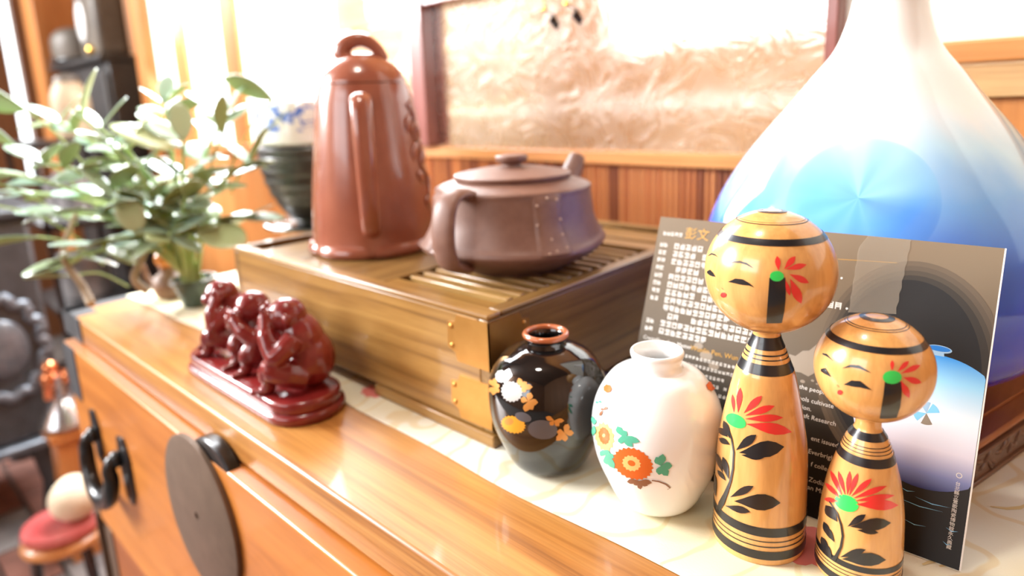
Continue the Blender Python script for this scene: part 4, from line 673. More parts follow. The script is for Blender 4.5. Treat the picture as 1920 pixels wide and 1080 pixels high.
for q in range(4):
    A = azc + 0.40 + q*PI/2
    rows = []
    for i in range(13):
        z = 0.0255 + 0.055*i/12; h = 0.0034; row = []
        for j in range(13):
            t = j/12*2 - 1; aw = 0.20*(1.0 - 0.12*math.sin(PI*i/12)); e = h*min(1.0, (1 - abs(t))*3.5)
            if i in (0, 12): e = 0
            a = A + aw*t; r = rf2(z)*petal(a, z) + e - 0.0003
            row.append(tuple(rp + Vector((r*math.cos(a), r*math.sin(a), z))))
        rows.append(row)
    st = build('strap', G().grid(rows), M['clay_brown'], rnd, angle=60)
    if q == 0:
        for da, z in ((-0.14, 0.072), (-0.02, 0.078), (0.1, 0.076), (-0.15, 0.055), (0.13, 0.058), (-0.02, 0.042), (0.12, 0.045), (-0.08, 0.031), (0.0, 0.0325), (0.12, 0.034)):
            a = A + da; r = rf2(z)*petal(a, z) + 0.0030
            build('stud', G().ell(tuple(rp + Vector((r*math.cos(a), r*math.sin(a), z))), (0.0013, 0.0013, 0.0013), None, 8, 6), M['stud'], st)

# ------------------------------------------------------------------ painted decoration laid on turned surfaces
def paint(name, key, rf, loc, matmap, parent, eps=0.00022):
    cnt = [0]
    def P(a, z):
        eps = 0.0002 + 0.000014*cnt[0]
        z1, z0 = z + 2e-4, z - 2e-4; dr = (rf(z1) - rf(z0))/(z1 - z0); r = rf(z)
        nr, nz = 1/math.hypot(1, dr), -dr/math.hypot(1, dr)
        rr = r + eps*nr
        return (loc[0] + rr*math.cos(a), loc[1] + rr*math.sin(a), loc[2] + z + eps*nz)
    for it in DECALS[key]:
        c = it[0]; g = G(); cnt[0] += 1
        if it[1] == 's':
            rows = []
            for (a, b) in zip(it[2], it[3]):
                rows.append([P(a[0] + (b[0] - a[0])*t/6, a[1] + (b[1] - a[1])*t/6) for t in range(7)])
            g.grid(rows)
        else:
            cc = it[2]; rows = []
            for t in (0.001, 0.35, 0.7, 1.0):
                rows.append([P(cc[0] + (p[0] - cc[0])*t, cc[1] + (p[1] - cc[1])*t) for p in it[3]])
            g.grid(rows, True)
        nm, m_ = matmap[c]; build(nm, g, M[m_], parent)
    cnt[0] = 0
    for q, za, zb in RINGS.get(key, []):
        g = G(); rows = []
        for i in range(5):
            z = za + (zb - za)*i/4; rows.append([P(2*PI*j/96, z) for j in range(96)])
        g.grid(rows, True); build('painted_band', g, M['paint_k'], parent)
DOLL = {'k': ('painted_leaf', 'paint_k'), 'r': ('painted_petal', 'paint_r'), 'g': ('green_flower_centre', 'paint_g'), 'b': ('nose_line', 'paint_b')}
FACE = dict(DOLL, k=('painted_face_line', 'paint_k'))
def doll(label, loc, bprof, R, Z, bkey, hkey):
    t = thing('kokeshi_doll', label, 'doll', loc, 'kokeshi dolls standing in front of the printed card')
    pr = catmull(bprof, 6); bo = build('body', G().lathe([(0, 0.001)] + pr, 72, loc), M['doll'], t, angle=60)
    paint('body', bkey, interp(pr), loc, DOLL, bo)
    hp = [(Z - R*math.cos(PI*i/48), R*math.sin(PI*i/48)) for i in range(49)]
    ho = build('head', G().lathe(hp, 72, loc), M['doll'], t)
    paint('head', hkey, lambda z: math.sqrt(max(R*R - (z - Z)**2, 1e-10)), loc, FACE, ho)
doll('larger kokeshi doll, pale wood head over red flower and black leaves on body', (-0.1348, 0.3556, ZC),
     [(0, .0262), (.003, .0268), (.0143, .0266), (.04, .0261), (.0653, .0249), (.0908, .0205), (.1084, .0167), (.1134, .0148), (.1243, .0105), (.1321, .0075), (.138, .0075)], .0352, .1692, 'body_large', 'head_large')
doll('smaller kokeshi doll standing rightmost beside the picture of the blue vase', (-0.0811, 0.3644, ZC),
     [(0, .0216), (.002, .022), (.012, .0219), (.026, .0215), (.0408, .0206), (.055, .0185), (.0636, .0165), (.074, .0134), (.0827, .0101), (.0887, .0066), (.096, .0066)], .0289, .1225, 'body_small', 'head_small')

# ------------------------------------------------------------------ small vases
def small_vase(label, loc, bprof, neck, bm_, rimm, key, mm):
    t = thing('flower_vase', label, 'vase', loc)
    pr = catmull(bprof, 6)
    bo = build('body', G().lathe([(0, 0.001)] + pr + catmull(neck, 4), 80, loc), M[bm_], t, angle=60)
    paint('d', key, interp(pr), loc, mm, bo)
    return t
BV = (-0.29, 0.342, ZC)
bv = small_vase('small glossy black vase with gold and silver flowers and orange rim', BV,
    [(0, .0205), (.0038, .0282), (.0202, .0365), (.0364, .0424), (.0524, .0444), (.0682, .0430), (.0838, .0347), (.0915, .022), (.0938, .0152)],
    [(.0938, .0152), (.097, .0146), (.1, .0152), (.1015, .0145), (.099, .0128), (.092, .0125), (.085, .02), (.06, .035)], 'black_glaze', 'rim_orange', 'black_vase',
    {'w': ('silver_flower', 'silver'), 'o': ('gold_leaf', 'gold'), 'y': ('gold_flower', 'gold_y'), 's': ('grey_flower', 'grey_en')})
g = G(); g.lathe([(0.1015 + 0.0021*math.sin(a), 0.0150 + 0.0023*math.cos(a)) for a in [2*PI*i/12 for i in range(13)]], 56, BV)
build('rim', g, M['rim_orange'], bv)
WV = (-0.2027, 0.35, ZC)
small_vase('small white porcelain vase painted with orange chrysanthemums', WV,
    [(0, .019), (.005, .0268), (.0197, .0343), (.0343, .0400), (.0488, .0425), (.0629, .0424), (.0769, .0384), (.0907, .0290), (.0955, .017)],
    [(.0955, .017), (.0975, .0158), (.1005, .0158), (.104, .0170), (.1065, .0172), (.1078, .0160), (.1065, .0146), (.100, .0128), (.092, .016), (.07, .034)], 'porcelain', None, 'white_vase',
    {'o': ('orange_petals', 'en_o'), 'l': ('yellow_petals', 'en_l'), 't': ('green_leaves', 'en_t'), 'm': ('brown_stem', 'en_m')})

# ------------------------------------------------------------------ printed card leaning on the blue vase
U = Vector((0.9993, 0.0371, 0)).normalized(); NB = Vector((-U.y, U.x, 0)); LEAN = math.radians(21)
V = NB*math.sin(LEAN) + Vector((0, 0, math.cos(LEAN))); NF = U.cross(V)
CB = Vector((-0.037, 0.3966, ZC + 0.0006))
card = thing('printed_card', 'printed exhibition card with a blue vase picture leaning behind the dolls', 'card', CB)
card.matrix_world = Matrix(((U.x, V.x, NF.x, CB.x), (U.y, V.y, NF.y, CB.y), (U.z, V.z, NF.z, CB.z), (0, 0, 0, 1)))
cm = mat('card_print', (0.1, 0.08, 0.06), 0.5, spec=0.3); n, l, b = nodes(cm)
tc = n.new('ShaderNodeTexCoord'); sx = n.new('ShaderNodeSeparateXYZ'); l.new(tc.outputs['Object'], sx.inputs[0])
mr = n.new('ShaderNodeMapRange'); mr.inputs[1].default_value = 0.0; mr.inputs[2].default_value = 0.185; l.new(sx.outputs[1], mr.inputs[0])
rp_ = ramp(n, [(0.0, (0.010, 0.009, 0.009)), (0.30, (0.022, 0.018, 0.014)), (0.48, (0.10, 0.076, 0.050)), (0.68, (0.135, 0.10, 0.064)), (1.0, (0.19, 0.14, 0.088))])
l.new(mr.outputs[0], rp_.inputs[0]); l.new(rp_.outputs[0], b.inputs['Base Color'])
M['card'] = cm
M['card_edge'] = mat('white_card_edge', (0.85, 0.84, 0.8), 0.6)
M['ink_w'] = mat('white_print', (0.82, 0.79, 0.73), 0.45)
M['ink_gold'] = mat('gold_print', (0.60, 0.32, 0.05), 0.4)
M['ink_tan'] = mat('tan_print', (0.26, 0.21, 0.155), 0.45)
M['ink_black'] = mat('black_print', (0.013, 0.012, 0.012), 0.5, spec=0.3)
M['ink_dim'] = mat('dim_brown_print', (0.06, 0.046, 0.034), 0.5, spec=0.3)
M['ink_blue'] = mat('deep_blue_print', (0.01, 0.17, 0.55), 0.28)
M['ink_cyan'] = mat('cyan_print', (0.20, 0.55, 0.85), 0.28)
M['ink_steel'] = mat('steel_blue_print', (0.30, 0.48, 0.66), 0.28)
def cpart(name, g, m_, smooth=False, parent=None):
    m = g.mesh(name, (0, 0, 0), smooth); return link_mesh(name, m, m_, parent or card)
CW, CHt = 0.2216, 0.1852
cpart('sheet', G().box(-CW, 0, 0, CHt, -0.0009, -0.0001), M['card'])
cpart('white_edge', G().box(-0.0002, 0.0006, 0, CHt, -0.0010, 0.0), M['card_edge'])
def flat(pts, z=0.0001): 
    return G().add([(p[0], p[1], z) for p in pts], [tuple(range(len(pts)))])
def disc(cx, cy, rx, ry, z, n=48, a0=0, a1=2*PI): 
    return flat([(cx + rx*math.cos(a0 + (a1 - a0)*i/n), cy + ry*math.sin(a0 + (a1 - a0)*i/n)) for i in range(n)], z)
# dark halo and picture of the vase
def clip_disc(cx, cy, rx, ry, z):
    return flat([(min(cx + rx*math.cos(2*PI*i/64), -0.0003), min(max(cy + ry*math.sin(2*PI*i/64), 0.001), CHt - 0.001)) for i in range(64)], z)
for k in range(4):
    M['ink_dim%d' % k] = mat('dim_brown_print_%d' % k, [(0.115, 0.085, 0.056), (0.092, 0.069, 0.047), (0.062, 0.048, 0.034), (0.034, 0.028, 0.022)][k], 0.5, spec=0.3)
    cpart('printed_halo', clip_disc(-0.041, 0.105, 0.050 - 0.0025*k, 0.067 - 0.003*k, 0.00003 + 0.000015*k), M['ink_dim%d' % k])
cpart('printed_shadow', clip_disc(-0.042, 0.105, 0.0395, 0.055, 0.0001), M['ink_black'])
pv = mat('printed_vase_colours', (0.5, 0.7, 0.9), 0.5, spec=0.3); n, l, b = nodes(pv)
tc = n.new('ShaderNodeTexCoord'); sx = n.new('ShaderNodeSeparateXYZ'); l.new(tc.outputs['Object'], sx.inputs[0])
mr = n.new('ShaderNodeMapRange'); mr.inputs[1].default_value = 0.038; mr.inputs[2].default_value = 0.118; l.new(sx.outputs[1], mr.inputs[0])
rp_ = ramp(n, [(0.0, (0.03, 0.04, 0.16)), (0.12, (0.22, 0.26, 0.52)), (0.3, (0.72, 0.70, 0.82)), (0.55, (0.74, 0.82, 0.88)), (0.8, (0.30, 0.62, 0.86)), (1.0, (0.02, 0.25, 0.72))])
l.new(mr.outputs[0], rp_.inputs[0]); l.new(rp_.outputs[0], b.inputs['Base Color'])
cpart('printed_vase', flat([(min(-0.0245 + 0.0405*math.cos(2*PI*i/72), -0.0004), 0.0775 + 0.0395*math.sin(2*PI*i/72)) for i in range(72)], 0.00015), pv)
cpart('printed_rim', disc(-0.0247, 0.1205, 0.0066, 0.0023, 0.00025), M['ink_steel']); cpart('printed_rim', disc(-0.0247, 0.1208, 0.0058, 0.0016, 0.0003), M['ink_blue'])
cpart('printed_neck', flat([(-0.0285, 0.1165), (-0.0215, 0.1165), (-0.022, 0.119), (-0.028, 0.119)], 0.0002), M['ink_steel'])
for a, m_ in ((0.3, 'ink_cyan'), (1.35, 'ink_steel'), (3.2, 'ink_cyan'), (4.4, 'ink_tan')):
    cpart('printed_crystal', flat([(-0.0262, 0.0815)] + [(-0.0262 + 0.0068*math.cos(a + 0.9*i/6), 0.0815 + 0.0068*math.sin(a + 0.9*i/6)) for i in range(7)], 0.0002), M[m_])
for cx, cy, w in ((-0.023, 0.028, 0.012), (-0.017, 0.0315, 0.009), (-0.024, 0.017, 0.006), (-0.006, 0.020, 0.003), (-0.0075, 0.012, 0.002), (-0.030, 0.0345, 0.004)):
    cpart('printed_glint', flat([(cx - w, cy + 0.0008), (cx, cy - 0.0002), (cx + w, cy + 0.0006), (cx, cy - 0.0007)], 0.0002), M['ink_cyan'])
cpart('gold_line', flat([(-0.1336, 0.1647), (-0.0532, 0.1694), (-0.0532, 0.1697), (-0.1336, 0.1650)], 0.00012), M['ink_gold'])
# pale landscape print and streaks
sil = [(-0.112, 0.094), (-0.108, 0.099), (-0.104, 0.0985), (-0.100, 0.103), (-0.096, 0.104), (-0.092, 0.109), (-0.0885, 0.1095), (-0.087, 0.112), (-0.0845, 0.108), (-0.084, 0.098), (-0.086, 0.090), (-0.090, 0.0905), (-0.094, 0.087), (-0.099, 0.0885), (-0.104, 0.088), (-0.108, 0.0905)]
cpart('printed_landscape', flat(sil, 0.00008), M['ink_tan'])
for cx, cy, r in ((-0.097, 0.083, 0.0016), (-0.091, 0.085, 0.0011), (-0.1035, 0.0835, 0.001), (-0.088, 0.0835, 0.0008), (-0.165, 0.085, 0.005), (-0.158, 0.079, 0.004), (-0.172, 0.091, 0.0035)):
    cpart('printed_landscape', disc(cx, cy, r, r*0.7, 0.00007, 12), M['ink_tan'])
# rows of small characters: blocks of strokes
def glyph_row(u0, u1, v, h, gap=0.06, skip=0.03):
    g = G(); u = u0
    while u < u1 - h*0.7:
        if random.random() > skip:
            w = h*0.86; kind = random.random()
            def st(x0, x1, y0, y1): g.add([(u + x0*w, v - h/2 + y0*h, 0.0002), (u + x1*w, v - h/2 + y0*h, 0.0002), (u + x1*w, v - h/2 + y1*h, 0.0002), (u + x0*w, v - h/2 + y1*h, 0.0002)], [(0, 1, 2, 3)])
            for y in random.sample((0.04, 0.3, 0.55, 0.8), 3): st(0.02, 0.98, y, y + 0.14)
            for x in random.sample((0.05, 0.42, 0.8), 2): st(x, x + 0.15, 0.0, 0.97)
        u += h*(1 + gap)
    return g
P_ = 0.00609
for i in range(12):
    v = 0.1630 - i*P_
    cpart('lettering', glyph_row(-0.2053, -0.166 if i == 11 else (-0.13 if i > 8 else -0.125), v, 0.0046), M['ink_w'])
    if i < 8 or i in (10, 11):
        cpart('lettering', glyph_row(-0.2176, -0.2085, v, 0.0034, 0.05, 0), M['ink_w'])
cpart('lettering', glyph_row(-0.2166, -0.2000, 0.1722, 0.0032, 0.05, 0), M['ink_w'])
for u0, u1, v in ((-0.0925, -0.087, 0.1562), (-0.0945, -0.081, 0.1368)):
    cpart('lettering', glyph_row(u0, u1, v, 0.0046, 0.05, 0), M['ink_w']); cpart('lettering', disc(u1 + 0.0035, v - 0.001, 0.0007, 0.0007, 0.0002, 10), M['ink_w'])
def text(s, u, v, size, m_, align='LEFT', z=0.0002):
    cu_ = bpy.data.curves.new('lettering', 'FONT'); cu_.body = s; cu_.size = size; cu_.align_x = align; cu_.resolution_u = 2
    o = bpy.data.objects.new('lettering', cu_); COL.objects.link(o); bpy.context.view_layer.update()
    m = bpy.data.meshes.new_from_object(o.evaluated_get(bpy.context.evaluated_depsgraph_get()))
    bpy.data.objects.remove(o); bpy.data.curves.remove(cu_)
    for q in m.vertices: q.co = (q.co.x + u, q.co.y + v, z)
    m.materials.clear(); return link_mesh('lettering', m, m_, card)
text('彭文', -0.1985, 0.1705, 0.0100, M['ink_gold'])
text('Crystalline glaze Master', -0.2176, 0.0872, 0.0042, M['ink_w'])
text('Wunlin Pen, Wun', -0.1779, 0.0868, 0.0050, M['ink_gold'])
for u, v, s in ((-0.0985, 0.0780, 'the people'), (-0.098, 0.0706, 'ools cultivate'), (-0.098, 0.0652, 'ssion.'), (-0.098, 0.0600, 'Craft Research'),
                (-0.0864, 0.0472, 'ent issued the'), (-0.0868, 0.0386, 'Everbright'), (-0.084, 0.0310, 'f collection'), (-0.0838, 0.0214, 'Zodiac'), (-0.0838, 0.0164, 'an Master')):
    text(s, u, v, 0.0041, M['ink_w'])
for i in range(8):
    v = 0.0815 - i*0.0056
    cpart('lettering', glyph_row(-0.205, -0.135 - 0.006*(i % 3), v, 0.0024, 0.25, 0.12), M['ink_w'])
    if i in (0, 2, 5): cpart('lettering', glyph_row(-0.2155, -0.2085, v, 0.0024, 0.1, 0), M['ink_w'])
vt = '台北縣立鶯歌陶瓷博物館永久典藏'
for i, ch in enumerate(vt):
    text(ch, -0.0063, 0.0455 - i*0.00255, 0.0026, M['ink_w'], 'CENTER')
g = G(); N = 20
g.grid([[(-0.0063 + r*math.cos(2*PI*i/N), 0.0512 + r*math.sin(2*PI*i/N), 0.0002) for i in range(N)] for r in (0.0011, 0.0015)], True); cpart('lettering', g, M['ink_w'])
# pale see-through strip that paints a reflection onto the card
reflection_mat = bpy.data.materials.new('painted_reflection'); reflection_mat.use_nodes = True; n = reflection_mat.node_tree.nodes; l = reflection_mat.node_tree.links
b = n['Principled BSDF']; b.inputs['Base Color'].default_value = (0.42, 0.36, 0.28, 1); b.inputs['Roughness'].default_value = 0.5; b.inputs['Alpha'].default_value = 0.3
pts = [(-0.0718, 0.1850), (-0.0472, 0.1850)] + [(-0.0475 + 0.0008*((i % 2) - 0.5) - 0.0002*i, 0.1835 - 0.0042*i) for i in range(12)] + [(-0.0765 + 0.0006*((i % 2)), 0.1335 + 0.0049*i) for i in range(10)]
cpart('reflection_strip', flat(pts, 0.0004), reflection_mat)

# ------------------------------------------------------------------ large blue vase on its stand
BL = (-0.1406, 0.594, 0.031)
sc_ = 0.99
vprof = [(0.0, 0.052), (0.004, 0.060), (0.018, 0.094), (0.034, 0.1165), (0.056, 0.1310), (0.078, 0.1358), (0.100, 0.1362), (0.126, 0.1325), (0.153, 0.1225), (0.180, 0.1068), (0.205, 0.0885), (0.230, 0.0680), (0.250, 0.0525), (0.269, 0.0378), (0.290, 0.0298), (0.307, 0.0262), (0.335, 0.0225), (0.375, 0.0210), (0.392, 0.0245), (0.398, 0.030)]
bm_ = mat('blue_crystalline_glaze', (0.5, 0.7, 0.9), 0.08, coat=0.35); n, l, b = nodes(bm_)
tc = n.new('ShaderNodeTexCoord'); sx = n.new('ShaderNodeSeparateXYZ'); l.new(tc.outputs['Object'], sx.inputs[0])
mp = coords(n, l, (1, 1, 0.6)); nz = noise(n, l, mp, 9, 3, 0.5, 0.8)
ad = n.new('ShaderNodeMath'); ad.operation = 'MULTIPLY_ADD'; ad.inputs[1].default_value = 0.09; l.new(nz.outputs[0], ad.inputs[0]); l.new(sx.outputs[2], ad.inputs[2])
mr = n.new('ShaderNodeMapRange'); mr.inputs[1].default_value = 0.03; mr.inputs[2].default_value = 0.29; l.new(ad.outputs[0], mr.inputs[0])
rp_ = ramp(n, [(0.0, (0.006, 0.008, 0.45)), (0.26, (0.01, 0.02, 0.66)), (0.42, (0.022, 0.08, 0.78)), (0.56, (0.06, 0.20, 0.84)), (0.70, (0.19, 0.45, 0.88)), (0.82, (0.5, 0.74, 0.9)), (0.94, (0.86, 0.87, 0.85))])
l.new(mr.outputs[0], rp_.inputs[0])
# the big round crystal in the glaze, fanned sectors
cc = Vector((0.0, 0.0, 0.1435)); dcam = Vector((0.1406, -0.594, 0)).normalized(); ctr = dcam*0.117 + Vector((0, 0, 0.166))
rgt = Vector((-dcam.y, dcam.x, 0)); rgt = rgt if rgt.x > 0 else -rgt
ctr = ctr - rgt*0.010; upv = Vector((0, 0, 1)) - dcam*0.3; upv.normalize()
sb = n.new('ShaderNodeVectorMath'); sb.operation = 'SUBTRACT'; sb.inputs[1].default_value = ctr; l.new(tc.outputs['Object'], sb.inputs[0])
ln = n.new('ShaderNodeVectorMath'); ln.operation = 'LENGTH'; l.new(sb.outputs[0], ln.inputs[0])
def dotn(v):
    d = n.new('ShaderNodeVectorMath'); d.operation = 'DOT_PRODUCT'; d.inputs[1].default_value = v; l.new(sb.outputs[0], d.inputs[0]); return d.outputs['Value']
at = n.new('ShaderNodeMath'); at.operation = 'ARCTAN2'; l.new(dotn(Vector((0, 0, 1))), at.inputs[0]); l.new(dotn(rgt), at.inputs[1])
an = n.new('ShaderNodeTexNoise'); an.noise_dimensions = '1D'; an.inputs['Scale'].default_value = 0.9; an.inputs['Detail'].default_value = 1; l.new(at.outputs[0], an.inputs['W'])
cr = ramp(n, [(0.3, (0.05, 0.24, 0.80)), (0.5, (0.11, 0.38, 0.84)), (0.66, (0.24, 0.58, 0.88))]); l.new(an.outputs[0], cr.inputs[0])
er = ramp(n, [(0.0, (0.7, 0.7, 0.7)), (0.82, (0.5, 0.5, 0.5)), (0.86, (0.4, 0.4, 0.4)), (0.88, (0, 0, 0))]); m5 = n.new('ShaderNodeMath'); m5.operation = 'DIVIDE'; m5.inputs[1].default_value = 0.056; l.new(ln.outputs['Value'], m5.inputs[0]); l.new(m5.outputs[0], er.inputs[0])
mx = n.new('ShaderNodeMix'); mx.data_type = 'RGBA'; l.new(er.outputs[0], mx.inputs['Factor']); l.new(rp_.outputs[0], mx.inputs[6]); l.new(cr.outputs[0], mx.inputs[7])
l.new(mx.outputs[2], b.inputs['Base Color'])
vase = thing('teardrop_vase', 'large teardrop vase glazed white above and blue below', 'vase', BL)
build('body', G().lathe([(0.0, 0.001)] + catmull(vprof, 6), 128, BL), bm_, vase, angle=60)
g = G(); g.lathe([(0.398 + 0.0018*math.sin(a), 0.0298 + 0.0018*math.cos(a)) for a in [2*PI*i/10 for i in range(11)]], 56, BL); build('lip', g, M['porcelain'], vase)
# stand
M['stand'] = wood('stand_red_wood', (0.20, 0.065, 0.025), (0.34, 0.125, 0.05), (0.40, 0.16, 0.07), 'Y', 20, 0.35, 0.3)
M['carved'] = wood('dark_carved_wood', (0.07, 0.035, 0.022), (0.13, 0.066, 0.042), (0.17, 0.09, 0.058), 'Y', 20, 0.4, 0.3)
SO = (BL[0], BL[1], ZC); stand = thing('vase_stand', 'low reddish wooden stand with a dark carved apron under the large vase', 'stand', SO)
sd_ = Vector((0.2545, 0.967, 0)); sn = Vector((0.967, -0.2545, 0)); so = Vector(SO)
def sbox(a0, a1, b0, b1, z0, z1):
    g = G(); c = [so + sn*a + sd_*b for a, b in ((a0, b0), (a1, b0), (a1, b1), (a0, b1))]
    return g.prism([(p.x, p.y, z0) for p in c], (0, 0, z1 - z0))
build('apron', sbox(-0.085, 0.1176, -0.095, 0.115, ZC, 0.0225), M['carved'], stand, bevel=0.001)
build('foot_moulding', sbox(-0.087, 0.1196, -0.097, 0.117, ZC, 0.0052), M['carved'], stand, bevel=0.001)
build('top_moulding', sbox(-0.083, 0.1150, -0.092, 0.112, 0.0227, 0.0285), M['stand'], stand, bevel=0.0022)
build('top', sbox(-0.07, 0.100, -0.078, 0.098, 0.0286, 0.0308), M['stand'], stand, bevel=0.0012)
random.seed(3)
for i in range(34):
    b0 = -0.088 + 0.2*i/33; z = random.choice((0.0095, 0.0125, 0.0155, 0.018)); p = so + sn*0.1176 + sd_*b0
    rot = Matrix.Rotation(math.atan2(sn.y, sn.x), 3, 'Z') @ Matrix.Rotation(random.uniform(-1.2, 1.2), 3, 'X')
    build('carving', G().ell((p.x, p.y, z), (0.0016, 0.0045 + 0.002*random.random(), 0.0018), rot, 8, 6), M['carved'], stand)

# ------------------------------------------------------------------ three monkeys figurine
MC = Vector((-0.606, 0.2695, 0.0002))
fig = thing('monkey_figurine', 'dark red figurine of three seated monkeys on a stepped oval base', 'figurine', tuple(MC))
def stadium(hl, r, z, n=16):
    p = []
    for i in range(n + 1): a = -PI/2 + PI*i/n; p.append((MC.x + hl + r*math.cos(a), MC.y + r*math.sin(a), z))
    for i in range(n + 1): a = PI/2 + PI*i/n; p.append((MC.x - hl + r*math.cos(a), MC.y + r*math.sin(a), z))
    return p
def stad_solid(prof, hl):
    g = G(); rows = [stadium(hl, r, z + MC.z) for z, r in prof]; g.grid(rows, True)
    nn = len(rows[0]); g.f.append(tuple(range(nn))); b0 = len(g.v) - nn; g.f.append(tuple(b0 + i for i in range(nn))); return g
HL = 0.083
build('base', stad_solid(catmull([(0.0, 0.0355), (0.003, 0.0368), (0.007, 0.0368), (0.0095, 0.0340)], 3), HL), M['lacquer_red'], fig, angle=50)
build('base_step', stad_solid(catmull([(0.0097, 0.0330), (0.0125, 0.0338), (0.0185, 0.0334), (0.0205, 0.0312)], 3), HL), M['lacquer_red'], fig, angle=50)
build('tail_disc', G().ell((-0.706, 0.282, 0.066), (0.003, 0.010, 0.012), Matrix.Rotation(0.6, 3, 'Z')), M['lacquer_red'], fig)
def monkey(x, y, s, phi, pose):
    g = G()
    for c, r, t in (((0, 0.010, 0.026), (0.0215, 0.0215, 0.027), -0.1), ((0, 0.005, 0.046), (0.0200, 0.0185, 0.024), 0.35), ((0, -0.007, 0.067), (0.0168, 0.0178, 0.0165), 0),
                 ((0, -0.0215, 0.0615), (0.0088, 0.0075, 0.0075), 0), ((0, -0.0185, 0.0705), (0.0125, 0.0055, 0.0042), 0),
                 ((0.0158, -0.004, 0.0675), (0.0042, 0.003, 0.0055), 0), ((-0.0158, -0.004, 0.0675), (0.0042, 0.003, 0.0055), 0)):
        g.ell(c, r, Matrix.Rotation(t, 3, 'X'), 16, 10)
    hand = {'eyes': (0.0075, -0.0235, 0.0700), 'mouth': (0.005, -0.0285, 0.0590), 'ears': (0.0175, -0.0105, 0.0665)}[pose]
    for sx in (-1, 1):
        g.tube(catmull([(sx*0.013, 0.006, 0.013), (sx*0.021, -0.012, 0.022), (sx*0.0195, -0.0225, 0.026), (sx*0.0175, -0.024, 0.014), (sx*0.015, -0.026, 0.005)], 4), [0.0125]*4 + [0.0115]*4 + [0.009]*4 + [0.0065]*5, 10)
        g.ell((sx*0.0145, -0.0315, 0.0035), (0.0055, 0.0095, 0.0038))
        for q in (-1, 0, 1): g.ell((sx*0.0145 + q*0.0032, -0.0395, 0.0030), (0.0018, 0.0035, 0.0024), None, 8, 6)
        el = (sx*0.0245, -0.0150, 0.0385)
        g.tube(catmull([(sx*0.0165, 0.000, 0.050), (sx*0.0225, -0.006, 0.044), el, (sx*0.5*(0.0245 + hand[0]), (hand[1] + el[1])/2 - 0.003, (hand[2] + el[2])/2), (sx*hand[0], hand[1], hand[2])], 4), [0.0105]*5 + [0.0098]*4 + [0.0084]*4 + [0.0068]*4, 10)
        g.ell((sx*hand[0], hand[1], hand[2]), (0.0055, 0.0042, 0.0062), None, 10, 8)
        for q in (-1, 0, 1): g.ell((sx*hand[0] + q*0.0032, hand[1] - 0.002, hand[2] + 0.0058), (0.0017, 0.0022, 0.0042), None, 8, 6)
    R_ = Matrix.Rotation(phi, 3, 'Z'); o3 = Vector((x, y, MC.z + 0.0195))
    g.v = [tuple(o3 + R_ @ (Vector(p)*s)) for p in g.v]
    off = tuple(fig.location); m = bpy.data.meshes.new('monkey'); m.from_pydata([(p[0]-off[0], p[1]-off[1], p[2]-off[2]) for p in g.v], [], g.f)
    o = link_mesh('monkey', m, M['lacquer_red'], fig)
    rm = o.modifiers.new('join', 'REMESH'); rm.mode = 'VOXEL'; rm.voxel_size = 0.00135; rm.use_smooth_shade = True
    sm = o.modifiers.new('smooth', 'SMOOTH'); sm.factor = 0.5; sm.iterations = 3
    return o
a = monkey(-0.531, 0.2745, 1.02, math.radians(-42), 'eyes'); a['label'] = 'monkey covering its eyes'
a = monkey(-0.606, 0.2770, 0.95, math.radians(-8), 'mouth'); a['label'] = 'monkey covering its mouth'
a = monkey(-0.677, 0.2775, 0.95, math.radians(-30), 'ears'); a['label'] = 'monkey covering its ears'

# ------------------------------------------------------------------ potted plant
M['pot_green'] = mottled('dark_green_glaze', (0.035, 0.065, 0.05), (0.05, 0.085, 0.065), 40, 0.25, 0, 0.3)
M['soil'] = mottled('soil', (0.05, 0.035, 0.02), (0.12, 0.09, 0.06), 120, 0.9, 0, 0, 0.4)
M['stem'] = mottled('green_stem', (0.32, 0.46, 0.14), (0.42, 0.50, 0.20), 60, 0.5)
M['trunk'] = mottled('tan_stem', (0.30, 0.20, 0.11), (0.40, 0.29, 0.17), 60, 0.6)
lf = mat('waxy_leaf', (0.06, 0.12, 0.03), 0.3, coat=0.5); n, l, b = nodes(lf)
gm = n.new('ShaderNodeNewGeometry'); oi = n.new('ShaderNodeObjectInfo')
r1 = ramp(n, [(0.0, (0.36, 0.56, 0.46)), (0.5, (0.40, 0.57, 0.42)), (1.0, (0.42, 0.52, 0.24))]); l.new(oi.outputs['Random'], r1.inputs[0]); l.new(r1.outputs[0], b.inputs['Base Color'])
b.inputs['Specular IOR Level'].default_value = 0.8
M['leaf'] = lf
M['leaf_under'] = mottled('olive_leaf_underside', (0.25, 0.30, 0.10), (0.32, 0.36, 0.13), 40, 0.5)
PP = Vector((-0.945, 0.340, ZC))
pl = thing('potted_plant', 'bushy waxy-leaved plant growing from a small dark green pot', 'plant', tuple(PP))
g = G(); g.lathe([(0, 0.001), (0, 0.0165), (0.004, 0.018), (0.034, 0.0275), (0.036, 0.031), (0.041, 0.0315), (0.041, 0.0275), (0.032, 0.025), (0.032, 0.001)], 40, tuple(PP)); build('pot', g, M['pot_green'], pl, angle=40)
build('soil', G().lathe([(0.033, 0.026), (0.036, 0.018), (0.037, 0.001)], 24, tuple(PP)), M['soil'], pl)
leaf_meshes = []
